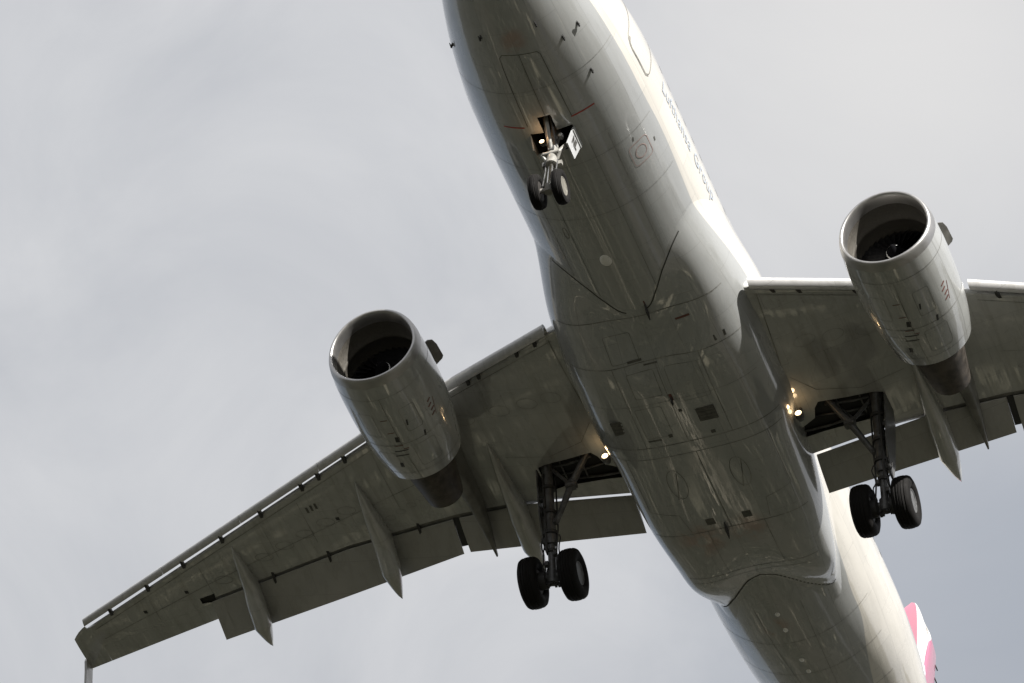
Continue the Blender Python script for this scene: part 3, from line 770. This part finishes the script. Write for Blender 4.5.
# ------------------------------------------------------------------ engines
def engine_side(sg, wing):
    ax = Vector((9.75, 5.74, -2.10)); toe = Vector((1, .012, .0))
    def ctr(x): return ax + toe * (x - 9.75)
    def ring(x, r, n=72, flat=0.0):
        c = ctr(x); k = max(0.0, min(1.0, (10.75 - x) / 1.0)) * (1 if r > .80 else 0)
        return [c + Vector((-.15 * k * max(0.0, math.sin(2 * math.pi * j / n)), r * math.cos(2 * math.pi * j / n), r * math.sin(2 * math.pi * j / n))) for j in range(n)]
    OUT = [(9.98, 1.045), (10.3, 1.068), (10.7, 1.082), (11.2, 1.08), (11.8, 1.055), (12.3, 1.01), (12.7, .945), (13.03, .875)]
    m = MB(); rr = []
    for i in range(40):
        x = 9.98 + (13.03 - 9.98) * i / 39; rr.append(ring(x, interp(OUT, x, 1)))
    rr += [ring(13.035, .865), ring(12.9, .84), ring(12.2, .84)]
    m.loft(rr, cap0=False, cap1=False)
    nac = m.mirrored(sg).build('engine', M['nac'], sharp=45)
    nb = bvh_of(nac)
    m = MB(); rr = [ring(x, r) for x, r in ((9.982, 1.045), (9.90, 1.033), (9.82, 1.015), (9.775, .996), (9.755, .975), (9.75, .955), (9.757, .935), (9.78, .918), (9.83, .903), (9.92, .893), (10.0, .889))]
    m.loft(rr, cap0=False, cap1=False); m.mirrored(sg).build('inlet_lip', M['lip'], nac)
    m = MB(); m.loft([ring(x, r) for x, r in ((10.0, .889), (10.1, .885), (10.36, .885), (10.37, .872), (10.43, .872), (10.44, .885), (10.7, .89), (10.85, .89))], cap0=False, cap1=False)
    m.mirrored(sg).build('inlet_duct', M['inlet'], nac)
    # fan, blades twisted about the hub
    m = MB(); fx = 10.66; c = ctr(fx)
    for k in range(36):
        t0 = 2 * math.pi * k / 36; vs = []
        for i in range(5):
            r = .27 + (.878 - .27) * i / 4; tw = R(28 + 34 * i / 4); ch = .15 + .03 * i / 4
            for s in (-1, 1):
                t = t0 + s * ch * .5 * math.sin(tw) / r; vs.append(c + Vector((s * ch * .5 * math.cos(tw) + .02 * i, r * math.cos(t), r * math.sin(t))))
        fs = [(2 * i, 2 * i + 1, 2 * i + 3, 2 * i + 2) for i in range(4)]
        m.add(vs, fs)
    m.revolve([(.14, .884), (.15, .884), (.15, 0)], c, axis='x', n=60)
    m.mirrored(sg).build('fan', M['fan'], nac, smooth=False, fix=False)
    m = MB(); m.revolve([(-.42, 0), (-.40, .04), (-.30, .11), (-.15, .20), (0, .27), (.1, .28)], c, axis='x', n=36)
    sp = m.mirrored(sg).build('spinner', M['spin'], nac)
    m = MB(); pr = [(-.40, .055), (-.30, .125), (-.2, .185), (-.1, .235)]
    last = None
    for i in range(30):
        s = i / 29; t = s * 5.2; a = -.37 + .20 * s; r = lerp(pr, a) + .012; wd = .013
        e = [c + Vector((a + d, r_ * math.cos(t), r_ * math.sin(t))) for d, r_ in ((-wd, lerp(pr, a - wd) + .014), (wd, lerp(pr, a + wd) + .014))]
        if last: m.add([last[0], last[1], e[1], e[0]], [(0, 1, 2, 3)])
        last = e
    m.mirrored(sg).build('spinner_swirl', M['white'], nac, fix=False)
    # core: nozzle and plug
    m = MB(); m.loft([ring(x, r, 48) for x, r in ((12.6, .62), (13.1, .60), (13.6, .55), (14.2, .46), (14.48, .415), (14.48, .395), (14.0, .42))], cap1=False)
    m.mirrored(sg).build('core_nozzle', M['burnt'], nac, sharp=40)
    m = MB(); m.loft([ring(x, r, 36) for x, r in ((13.7, .30), (14.2, .22), (14.5, .12), (14.62, .04))])
    m.mirrored(sg).build('exhaust_plug', M['burnt'], nac)
    m = MB(); m.loft([ring(x, r, 48) for x, r in ((12.6, .845), (12.61, .60))], cap0=False, cap1=False); m.mirrored(sg).build('fan_duct', M['dark'], nac)
    # strakes on both shoulders
    for s in (-1, 1):
        m = MB(); a = R(46); d = Vector((0, s * math.cos(a), math.sin(a)))
        tq = Vector((0, -d.z, d.y)) * .012
        p = [ctr(10.72) + d * 1.0, ctr(10.74) + d * 1.26, ctr(10.82) + d * 1.36, ctr(11.0) + d * 1.41, ctr(11.38) + d * 1.43, ctr(11.43) + d * 1.38, ctr(11.46) + d * 1.0]
        m.prism([q - tq for q in p], tq * 2); m.mirrored(sg).build('strake', M['pyl'], nac, smooth=False)
    # pylon: from the nacelle crown back under the wing to a small tail fairing
    m = MB(); rings = []
    for x, zb, zt, w, dy in ((10.9, -1.12, -.95, .04, 0), (11.5, -1.10, -.74, .16, 0), (12.2, -1.35, -.52, .22, 0), (13.0, -1.72, -.35, .25, 0), (13.6, -1.72, -.35, .25, 0), (14.4, -1.50, -.45, .23, 0), (15.2, -1.25, -.5, .20, 0), (16.0, -1.13, -.55, .16, 0), (16.8, -1.15, -.85, .10, 0), (17.53, -1.27, -1.18, .02, 0)):
        yy = 5.72 + dy; ring_ = []
        for j in range(16):
            t = 2 * math.pi * j / 16; cy, cz = math.sin(t), math.cos(t)
            ring_.append(Vector((x, yy + w * math.copysign(abs(cy) ** .6, cy), (zb + zt) / 2 + (zt - zb) / 2 * math.copysign(abs(cz) ** .6, cz))))
        rings.append(ring_)
    m.loft(rings); m.mirrored(sg).build('pylon', M['pyl'], nac, sharp=50)
    # cowl gaps and placards
    fn0 = radial(5.74 * sg, -2.1, 1.07); m = MB()
    def circ(x, a, b, w): drape(m, nb, fn0, [(x, a * 1.07), (x, b * 1.07)], w, step=.06)
    circ(10.32, -2.0, 2.0, .012); circ(11.75, -2.2, 2.2, .014); circ(12.75, -2.2, 2.2, .010)
    drape(m, nb, fn0, [(10.32, 0), (13.15, 0)], .014)
    for a in (.52, -.46): drape(m, nb, fn0, rect(10.75, 11.45, a - .18, a + .18, .05), .010, closed=True)
    drape(m, nb, fn0, rect(12.0, 12.5, .25, .7, .05), .010, closed=True); drape(m, nb, fn0, rect(11.9, 12.6, -.75, -.2, .08), .010, closed=True)
    absorb(nac, m, M['seaml'])
    each(lambda q, x, v, l: drape(q, nb, fn0, [(x, v), (x + .16, v + .03)], l * .45, step=.04), 'drain_vent', M['dark'], nac, ((11.5, .02, .22), (11.62, -.6, .10), (12.35, .25, .18), (11.1, -.35, .08)))
    each(lambda q, x, v: drape(q, nb, fn0, [(x, v - .16), (x, v + .16)], .03, step=.05), 'drain_vent', M['dark'], nac, ((11.95, .08), (12.1, .12)))
    each(lambda q, x, v, w: drape(q, nb, fn0, [(x, v - w / 2), (x, v + w / 2)], .022, step=.04), 'placard', M['dullred'], nac, ((10.95, .12, .16), (11.35, .10, .16), (11.78, .08, .2), (11.9, -.05, .12)))
    each(lambda q, x, v: drape(q, nb, fn0, [(x, v - .05), (x + .05, v + .06)], .04, step=.03), 'placard', M['dullred'], nac, [(11.0 + .13 * k, -1.0 + .03 * (k % 2)) for k in range(4)])
    each(lambda q, a: drape(q, nb, fn0, [(11.05, -1.12), (11.5, -1.02)], .016), 'placard', M['dullred'], nac, [(0,)])
    return nac

# ------------------------------------------------------------------ landing gear
def main_gear(sg):
    A = Vector((16.09, 3.795, -3.78)); T = Vector((15.42, 3.80, -.98)); d = (A - T)
    m = MB(); P = lambda k: T + d * k
    m.tube([P(0), P(.06), P(.62), P(.64), P(.70)], [.15, .12, .125, .145, .13], 20)
    m.tube([P(.69), P(1.0)], .085, 18, mi=1)
    m.tube([P(.985) + Vector((-.0, -.36, 0)), P(.985) + Vector((0, .36, 0))], .085, 16)
    m.tube([P(.94), P(1.04)], .13, 16)
    # torque links behind the leg
    m.prism([P(.66) + Vector((.08, -.07, 0)), P(.83) + Vector((.40, -.03, 0)), P(.83) + Vector((.32, -.03, .0)), P(.72) + Vector((.05, -.07, 0))], (0, .10, 0))
    m.prism([P(.83) + Vector((.40, -.04, 0)), P(.99) + Vector((.10, -.07, 0)), P(.94) + Vector((.05, -.07, 0)), P(.83) + Vector((.32, -.04, 0))], (0, .10, 0))
    for k, off in ((.1, .15), (.3, .16), (.5, .16)): m.tube([P(k) + Vector((-.13, off * .5, 0)), P(k + .3) + Vector((-.14, off * .4, 0))], .028, 8, mi=2)
    m.tube([P(.05) + Vector((.16, .06, 0)), P(.6) + Vector((.17, .05, 0)), P(.8) + Vector((.13, .1, 0)), P(.97) + Vector((.1, .2, 0))], .022, 8, mi=2)
    m.tube([P(.05) + Vector((.05, -.16, 0)), P(.55) + Vector((.03, -.17, 0)), P(.8) + Vector((-.08, -.14, 0)), P(.96) + Vector((-.05, -.2, 0))], .02, 8, mi=2)
    for k in (.2, .42, .6, .66, .76): m.tube([P(k) - d.normalized() * .035, P(k) + d.normalized() * .035], .165 if k < .65 else .12, 16, mi=2)
    for ph, yo, xo in ((0, .19, .02), (1.3, -.2, -.02), (2.2, .16, -.13)):
        m.tube([P(.62 + .36 * i / 14) + Vector((xo + .035 * math.sin(ph + i * 1.1), yo + .03 * math.cos(ph + i * .9), 0)) for i in range(15)], .016, 6, mi=2)
    for s_ in (-1, 1): m.revolve([(-.10, .10), (-.10, .20), (.06, .20), (.08, .16), (.10, .10)], A + Vector((0, s_ * .24, 0)), n=24, mi=2)
    for k, yo in ((.30, .15), (.52, -.14), (.68, .13), (.8, -.1), (.88, .1)): m.box(P(k) + Vector((-.06, yo, 0)), (.10, .07, .12), mi=0)
    for i in range(5): m.box(P(1.03) + Vector((.06 * math.cos(i * 1.3), -.12 + .06 * i, -.05 - .03 * (i % 2))), (.09, .05, .08), mi=2)
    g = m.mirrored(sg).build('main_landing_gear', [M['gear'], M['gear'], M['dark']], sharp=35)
    # folding side stay and its lock links
    top = Vector((15.12, 2.72, -1.02)); bot = P(.52) + Vector((0, -.14, 0)); mid = (top + bot) / 2 + Vector((-.02, .02, .02))
    m = MB(); m.tube([top, mid], [.075, .085], 12); m.tube([mid, bot], [.085, .06], 12); m.revolve([(-.12, .10), (.12, .10)], mid, n=14)
    m.box(mid, (.16, .2, .2))
    m.mirrored(sg).build('side_stay', M['gear'], g, sharp=35)
    m = MB(); m.tube([P(.03) + Vector((0, -.1, 0)), mid + Vector((0, .05, .05))], .045, 10); m.tube([mid + Vector((0, .1, .1)), Vector((15.45, 2.85, -.95))], .022, 8)
    m.tube([Vector((15.3, 3.3, -.95)), Vector((15.5, 3.0, -.9))], .02, 8); m.mirrored(sg).build('lock_stay', M['gear'], g, sharp=35)
    # leg door, outboard
    m = MB()
    m.prism([(15.32, 4.0, -1.10), (16.0, 4.0, -1.04), (16.16, 3.99, -1.35), (16.2, 3.97, -2.5), (16.14, 3.95, -2.98), (15.92, 3.95, -2.95), (15.55, 3.97, -2.3)], (0, .03, 0))
    m.tube([P(.3), (15.8, 3.98, -1.9)], .03, 8); m.tube([P(.55), (15.95, 3.97, -2.6)], .03, 8)
    m.mirrored(sg).build('gear_door', M['gear'], g, smooth=False)
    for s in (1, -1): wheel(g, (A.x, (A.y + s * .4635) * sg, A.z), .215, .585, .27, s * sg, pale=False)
    return g

def nose_gear():
    A = Vector((5.08, 0, -3.80)); J = Vector((5.20, 0, -2.55)); T = Vector((5.32, 0, -1.75))
    m = MB()
    m.tube([T, J, J + (A - J) * .28], [.10, .105, .12], 18)
    m.tube([J + (A - J) * .30, A], .06, 16, mi=1)
    m.tube([J + (A - J) * .22, J + (A - J) * .34], .125, 18)
    m.tube([A + Vector((0, -.27, 0)), A + Vector((0, .27, 0))], .055, 14)
    m.tube([A + Vector((0, 0, .12)), A - Vector((0, 0, .09))], .09, 14)
    # drag stay running forward into the bay and its actuator
    m.tube([J + Vector((-.08, .0, -.02)), (4.80, .015, -2.02), (4.70, .02, -1.6)], .042, 12)
    m.tube([J + Vector((-.02, .08, .1)), (4.72, .09, -1.70)], .025, 10, mi=2); m.tube([J + Vector((-.02, -.08, .1)), (4.72, -.05, -1.70)], .025, 10, mi=2)
    m.tube([J + Vector((0, -.05, -.1)), (5.42, -.36, -2.02)], .05, 12)
    # steering cylinders, torque links, bits
    m.tube([J + Vector((-.10, -.17, -.13)), J + Vector((-.10, .17, -.13))], .042, 12)
    m.tube([J + Vector((-.1, .20, -.13)), J + Vector((-.02, .12, -.26))], .032, 10); m.tube([J + Vector((-.1, -.20, -.13)), J + Vector((-.02, -.12, -.26))], .032, 10)
    m.prism([J + (A - J) * .34 + Vector((.09, -.06, 0)), J + (A - J) * .64 + Vector((.30, -.02, 0)), J + (A - J) * .64 + Vector((.23, -.02, 0)), J + (A - J) * .42 + Vector((.06, -.06, 0))], (0, .1, 0))
    m.prism([J + (A - J) * .64 + Vector((.30, -.03, 0)), J + (A - J) * .94 + Vector((.08, -.05, 0)), J + (A - J) * .86 + Vector((.05, -.05, 0)), J + (A - J) * .64 + Vector((.23, -.03, 0))], (0, .1, 0))
    for y in (-.13, .13): m.tube([J + Vector((-.04, y, -.3)), J + Vector((-.06, y * .9, -.62)), A + Vector((-.03, y, .1))], .015, 8, mi=2)
    m.box(J + Vector((-.08, .0, .02)), (.10, .12, .12), mi=2); m.box(J + Vector((.02, .17, -.34)), (.1, .08, .12), mi=2); m.box(J + Vector((.02, -.17, -.36)), (.08, .08, .1))
    g = m.build('nose_landing_gear', [M['gearw'], M['chrome'], M['gear']], sharp=35)
    for s in (1, -1): wheel(g, (A.x, s * .25, A.z), .11, .38, .205, s)
    # aft doors hanging each side of the bay
    for s in (-1, 1):
        m = MB()
        q = [(5.10, s * .475, -2.03), (5.62, s * .475, -2.05), (5.50, s * .375, -2.57), (5.05, s * .375, -2.54)]
        m.prism(q, (0, -.03 * s, 0))
        dr = m.build('gear_door', M['door'] if s < 0 else M['grey'], g, smooth=False, label='pale nose gear door marked NL' if s < 0 else None)
        if s < 0:
            fl = MB(); fl.prism([(5.10, -.48, -2.02), (5.62, -.48, -2.04), (5.60, -.462, -2.16), (5.09, -.462, -2.14)], (0, -.012, 0)); fl.build('door_hinge', M['grey'], g, smooth=False)
            ux = Vector((1, 0, .0)); a, b, c_ = Vector(q[0]), Vector(q[1]), Vector(q[3])
            ux = (b - a).normalized(); uy = (a - c_); uy = (uy - ux * uy.dot(ux)).normalized(); nrm = ux.cross(uy) 
            if nrm.y > 0: nrm = -nrm
            org = (Vector(q[0]) + Vector(q[1]) + Vector(q[2]) + Vector(q[3])) / 4 + nrm * .006
            text_mesh('NL', .25, lambda u, v: org + ux * u + uy * v, 'door_lettering', M['seam'], g, bold=.014, thick=nrm * .002, squeeze=.85)
    # lights on the leg
    for y, z, lit in ((.2, -2.30, True), (-.2, -2.22, False)):
        p = Vector((5.06, y, z)); m = MB(); m.revolve([(0, .056), (.05, .062), (.12, .04), (.13, 0)], p, axis='x', n=18)
        m.tube([p + Vector((.07, 0, 0)), Vector((5.22, 0, -2.4))], .02, 8); m.build('taxi_light', M['gear'], g, sharp=40)
        m = MB(); m.revolve([(-.004, .052), (-.02, .035), (-.024, 0)], p, axis='x', n=18); m.build('lamp_lens', M['lamp'] if lit else M['lens'], g)
        if lit:
            L = bpy.data.lights.new('taxi_lamp', 'POINT'); L.energy = .9; L.color = (1, .6, .3); L.shadow_soft_size = .04
            o = bpy.data.objects.new('taxi_lamp', L); COL.objects.link(o); o.parent = g; o.location = p + Vector((-.12, .01, .0)) - CEN[g.name]
    return g

def text_mesh(txt, size, place, name, mat, parent, bold=0.0, thick=None, squeeze=1.0, spacing=1.0):
    cu = bpy.data.curves.new('txt', 'FONT'); cu.body = txt; cu.size = size; cu.align_x = 'CENTER'; cu.align_y = 'CENTER'; cu.offset = bold; cu.resolution_u = 3; cu.space_character = spacing
    o = bpy.data.objects.new('txt', cu); COL.objects.link(o); bpy.context.view_layer.update()
    me = bpy.data.meshes.new_from_object(o.evaluated_get(bpy.context.evaluated_depsgraph_get()))
    bpy.data.objects.remove(o)
    bm = bmesh.new(); bm.from_mesh(me)
    bmesh.ops.triangulate(bm, faces=bm.faces)
    for _ in range(2):
        es = [e for e in bm.edges if e.calc_length() > .08]
        if es: bmesh.ops.subdivide_edges(bm, edges=es, cuts=1); bmesh.ops.triangulate(bm, faces=bm.faces)
    for v in bm.verts: v.co = place(v.co.x * squeeze, v.co.y)
    bm.to_mesh(me); bm.free()
    return link(name, me, mat, parent, smooth=False)

# ------------------------------------------------------------------ put it together
wings = {s: wing_side(s) for s in (1, -1)}
engines = {s: engine_side(s, wings[s]) for s in (1, -1)}
for s in (1, -1): main_gear(s)
nose_gear()

# fin, rudder and tailplane
def slab(sections, n=20):
    """sections: (le, te, thickness, fn(x, t)->Vector)"""
    rings = []
    for le, te, th, fn in sections:
        up, lo = [], []
        for i in range(n):
            s = 1 - math.cos(i / (n - 1) * math.pi / 2); t = naca(s) * th / 2
            up.append(fn(le + (te - le) * s, t)); lo.append(fn(le + (te - le) * s, -t))
        rings.append(up[::-1] + lo[1:-1])
    return rings
def finsec(z, le, te, th): return (le, te, th, lambda x, t, z=z: Vector((x, t, z)))
FIN = [(1.6, 26.0, 31.4, .60), (3.0, 27.1, 31.95, .52), (5.0, 28.70, 32.35, .42), (6.8, 30.15, 32.72, .31), (7.55, 30.78, 32.86, .26), (7.75, 31.02, 32.5, .2), (7.80, 31.25, 32.0, .08)]
m = MB(); m.loft(slab([finsec(z, a, a + (b - a) * .70, t) for z, a, b, t in FIN])); fin = m.build('vertical_stabiliser', M['fin'], sharp=50)
m = MB(); m.loft(slab([finsec(z, a + (b - a) * .705, b, t * .8) for z, a, b, t in FIN[1:]], 10)); rud = m.build('rudder', M['fin'], fin, sharp=50)
for z in (6.2, 6.7, 7.2):
    m = MB(); x = lerp(FIN, z, 2); m.tube([(x - .02, 0, z), (x + .16, 0, z - .03)], .016, 8); m.build('static_wick', M['dark'], fin)
for s in (1, -1):
    m = MB(); m.loft(slab([(a, b, t, lambda x, tt, y=y, zz=z: Vector((x, y, zz + tt))) for y, z, a, b, t in ((.4, .95, 28.3, 32.0, .42), (3.0, 1.22, 29.75, 32.7, .30), (6.1, 1.55, 31.5, 33.3, .17), (6.22, 1.56, 31.7, 33.2, .06))]))
    m.mirrored(s).build('tailplane', M['wing'], sharp=50)

# ------------------------------------------------------------------ fuselage details
side = radial(0, 0, 2.02)                       # v: arc metres from keel, + starboard
def port_z(z): return -2.02 * (math.pi / 2 + math.asin(z / 2.05))
def place_port(u, v):
    o, d = side(u, v); h, no, _, _ = fus_bvh.ray_cast(o, d); return h + no * .014 if no.dot(d) < 0 else h - no * .014
zt0 = -.04
for word, xc_ in (('Lufthansa', 7.18), ('Group', 8.98)):
    text_mesh(word, .47, lambda u, v, xc_=xc_: place_port(xc_ + u, port_z(zt0 + v)), 'lettering', M['text'], fus, squeeze=1.03, spacing=1.02)
# passenger door outline, cabin windows
m = MB(); drape(m, fus_bvh, side, [(x, port_z(z)) for x, z in [(4.42, 1.1), (4.42, -.36), (4.47, -.47), (4.60, -.54), (5.42, -.54), (5.54, -.47), (5.58, -.36), (5.58, 1.1)]], .03)
drape(m, fus_bvh, side, [(x, port_z(z)) for x, z in [(4.50, -.36), (4.56, -.50), (4.7, -.545), (5.45, -.545), (5.55, -.47)]], .06)
m.build('door_outline', M['seaml'], fus)
m = MB(); drape(m, fus_bvh, side, [(x, -port_z(z)) for x, z in [(4.42, 1.1), (4.42, -.40), (4.47, -.52), (4.58, -.6), (5.3, -.6), (5.43, -.52), (5.5, -.40), (5.5, 1.1)]], .05)
m.build('door_outline', M['seaml'], fus)
for s in (-1, 1):
    for i in range(30):
        x = 6.4 + i * .535; m = MB()
        q = rect(x - .115, x + .115, .56, .90, .10); vs = []
        for px, pz in q:
            o, d = side(px, s * -port_z(pz)); h, no, _, _ = fus_bvh.ray_cast(o, d); vs.append(h - d * .006)
        m.add(vs, [tuple(range(len(vs)))]); m.build('cabin_window', M['glass'], fus)
    m = MB()                                   # flight-deck side windows
    for p in ([(1.75, .62), (2.35, .62), (2.45, 1.05), (2.0, 1.0)], [(2.45, .62), (3.05, .62), (2.95, 1.02), (2.55, 1.05)]):
        vs = []
        for px, pz in p:
            o, d = Vector((px, s * 5, pz)), Vector((0, -s, 0)); h, no, _, _ = fus_bvh.ray_cast(o, d); vs.append(h - d * .035)
        m.add(vs, [(0, 1, 2, 3)])
    m.build('flight_deck_window', M['glass'], fus)
# nose gear front doors (closed) and other gaps under the nose
m = MB()
drape(m, fus_bvh, side, [(4.85, -.52), (3.1, -.47), (3.02, -.42), (2.90, .34), (2.98, .42), (4.85, .44)], .018)
drape(m, fus_bvh, side, [(2.95, -.03), (4.62, -.02)], .014)
absorb(fus, m, M['seamm'])
m = MB()
for x in (1.5, 3.9, 6.1, 7.6): drape(m, fus_bvh, side, [(x, v / 10) for v in range(-22, 23)], .008)
for v in (-1.05, 1.05, .62, -.62): drape(m, fus_bvh, side, [(5.7, v), (10.4, v)], .007)
for x in (21.5, 22.8, 24.2): drape(m, fus_bvh, side, [(x, v / 10) for v in range(-22, 23)], .010)
for v in (.55, -.55): drape(m, fus_bvh, side, [(20.2, v), (25.5, v * .8)], .010)
drape(m, fus_bvh, side, ellipse(8.0, .72, .16, .05), .02, closed=True)
absorb(fus, m, M['seaml'])
each(lambda q, a, b: drape(q, fus_bvh, side, [a, b], .036), 'tow_limit_mark', M['red'], fus, (((4.86, 1.02), (4.87, .52)), ((4.85, -.50), (4.84, -1.05))))
# static port plate with faded red outline, on the port side
m = MB(); cx, cv = 6.66, -1.56
drape(m, fus_bvh, side, rect(cx - .27, cx + .27, cv - .27, cv + .27, .09), .018, closed=True, step=.06)
m.build('static_port_mark', M['pink'], fus)
m = MB(); drape(m, fus_bvh, side, ellipse(cx, cv, .15, .15, 28), .022, closed=True, step=.05); m.build('static_port_mark', M['pink'], fus)
each(lambda q, x, v: drape(q, fus_bvh, side, [(x - .04, v), (x + .06, v + .02)], .04, step=.03), 'placard', M['seamm'], fus, ((6.70, -2.0), (6.25, -1.5)))
# probes around the nose
for x, v in ((2.42, .71), (3.05, 2.02), (2.39, -.64), (3.0, -1.06), (2.98, -1.52), (4.07, -1.30)):
    o, d = side(x, v); h, no, _, _ = fus_bvh.ray_cast(o, d); no = -d
    m = MB(); m.prism([h - no * .02 + Vector((-.04, 0, 0)), h + no * .05 + Vector((.02, 0, 0)), h + no * .055 + Vector((.05, 0, 0)), h - no * .02 + Vector((.05, 0, 0))], no.cross(Vector((1, 0, 0))) * .03)
    m.tube([h + no * .055 + Vector((-.05, 0, 0)), h + no * .055 + Vector((.08, 0, 0))], [.008, .022], 10)
    m.build('air_probe', M['dark'], fus, smooth=False)
# belly lamps and aerials
def blister(name, x, y, l, w, h, mat, parent, bv):
    o, d = belly(x, y); p, no, _, _ = bv.ray_cast(o, d); m = MB(); rings = []
    for i in range(7):
        a = i / 6 * math.pi / 2; s = math.cos(a)
        rings.append([p + Vector((l * s * math.cos(t), w * s * math.sin(t), .01 - h * math.sin(a))) for t in (2 * math.pi * j / 18 for j in range(18))])
    m.loft(rings); return m.build(name, mat, parent)
blister('belly_lamp', 8.88, .13, .17, .13, .05, M['white'], fus, body_bvh)
def blade(name, x, y, l, h, mat, parent, bv, sweep=.10):
    o, d = belly(x, y); p, no, _, _ = bv.ray_cast(o, d); m = MB()
    m.prism([p + Vector((-l / 2, -.012, .03)), p + Vector((-l / 2 + sweep, -.012, -h)), p + Vector((l / 2 + sweep, -.012, -h)), p + Vector((l / 2, -.012, .03))], (0, .024, 0)); return m.build(name, mat, parent, smooth=False)
for x in (20.42, 21.01, 22.2, 22.7): blister('tail_lamp', x, .06, .075, .06, .05, M['white'], fus, body_bvh)
# ------------------------------------------------------------------ belly fairing details
m = MB()
def fr(th): return 2.02 * R(90 - th)
for s in (1, -1):
    drape(m, body_bvh, side, [(interp(FXS, t, 1) - .004, s * fr(t)) for t in range(84, 44, -2)], .030, step=.08)
    drape(m, body_bvh, side, [(interp(FXS, t, 2) + .004, s * fr(t)) for t in range(90, 46, -2)], .030, step=.08)
absorb(fair, m, M['seam'])
m = MB()
def fl(pts, w=.014, closed=False): drape(m, fair_bvh, belly, pts, w, closed=closed, step=.1)
fl([(10.62, -1.85), (10.62, 1.85)], .018); fl([(11.78, -1.95), (11.78, 1.95)], .016); fl([(14.18, -2.0), (14.18, 2.0)], .02); fl([(14.52, -1.95), (14.52, 1.95)], .016)
fl([(17.0, -1.75), (17.0, 1.75)], .018); fl([(18.55, -1.5), (18.55, 1.5)], .014); fl([(18.75, -1.45), (18.75, 1.45)], .010); fl([(12.9, -1.9), (12.9, 1.9)], .008)
fl([(14.52, 0), (17.0, 0)], .018); fl([(17.0, .55), (18.5, .55)], .010); fl([(17.0, -.75), (18.5, -.75)], .010); fl([(11.78, .05), (14.18, .05)], .012); fl([(11.78, -.95), (14.18, -.95)], .012); fl([(11.78, 1.0), (14.18, 1.0)], .010)
fl(rect(11.0, 11.7, .35, .95, .04), .010, True); fl(rect(12.0, 12.7, .15, .75, .04), .010, True); fl(rect(12.0, 13.0, -.85, -.1, .05), .010, True); fl(rect(13.0, 13.9, .3, .9, .05), .009, True)
fl([(14.52, 1.62), (16.2, 1.62), (16.35, 1.0), (16.95, .9)], .012); fl([(14.52, -1.62), (16.2, -1.62), (16.35, -1.0), (16.95, -.9)], .012)
for s in (1, -1):
    fl(ellipse(15.40, .72 * s, .46, .20), .014, True)
    fl([(15.05, .74 * s - .10), (15.5, .74 * s), (15.86, .74 * s + .1)], .02)
absorb(fair, m, M['seaml'])
each(lambda q, x0, x1, y0, y1: drape(q, fair_bvh, belly, [(x0, (y0 + y1) / 2), (x1, (y0 + y1) / 2)], abs(y1 - y0), step=.08), 'vent', M['seamm'], fair,
     ((16.62, 16.82, .30, .50), (16.62, 16.82, -.54, -.34), (13.2, 13.28, -.11, -.03), (13.86, 13.96, .33, .42), (14.0, 14.1, -.6, -.5), (11.68, 11.74, .30, .62), (11.84, 11.88, .0, .3), (11.55, 11.70, -1.62, -1.36), (13.95, 14.0, .6, .9)))
for y0, y1 in ((1.2, 1.56), (-.8, -.38)):      # ram-air outlets: dark plates on the skin with louvre bars
    m = MB(); zz = fair_bvh.ray_cast(*belly(13.5, (y0 + y1) / 2))[0].z
    m.box((13.49, (y0 + y1) / 2, zz - .004), (.40, abs(y1 - y0), .012))
    for k in range(4): m.box((13.34 + .1 * k, (y0 + y1) / 2, zz - .014), (.03, abs(y1 - y0) * .96, .010), mi=0)
    m.build('air_outlet', [M['seamm'], M['pyl']], fair, smooth=False)
each(lambda q, a, b, w: drape(q, body_bvh, belly, [a, b], w, step=.05), 'placard', M['dullred'], fair, (((12.72, 0), (12.92, 0), .07), ((10.9, -1.05), (10.94, -.72), .05), ((10.25, -.24), (10.6, -.22), .03)))
blade('drain_mast', 10.45, -.24, .26, .14, M['dark'], fair, body_bvh, .12)
blade('drain_mast', 16.95, .12, .28, .16, M['dark'], fair, body_bvh, .12)
blade('drain_mast', 12.85, .0, .14, .10, M['dark'], fair, body_bvh, .06)
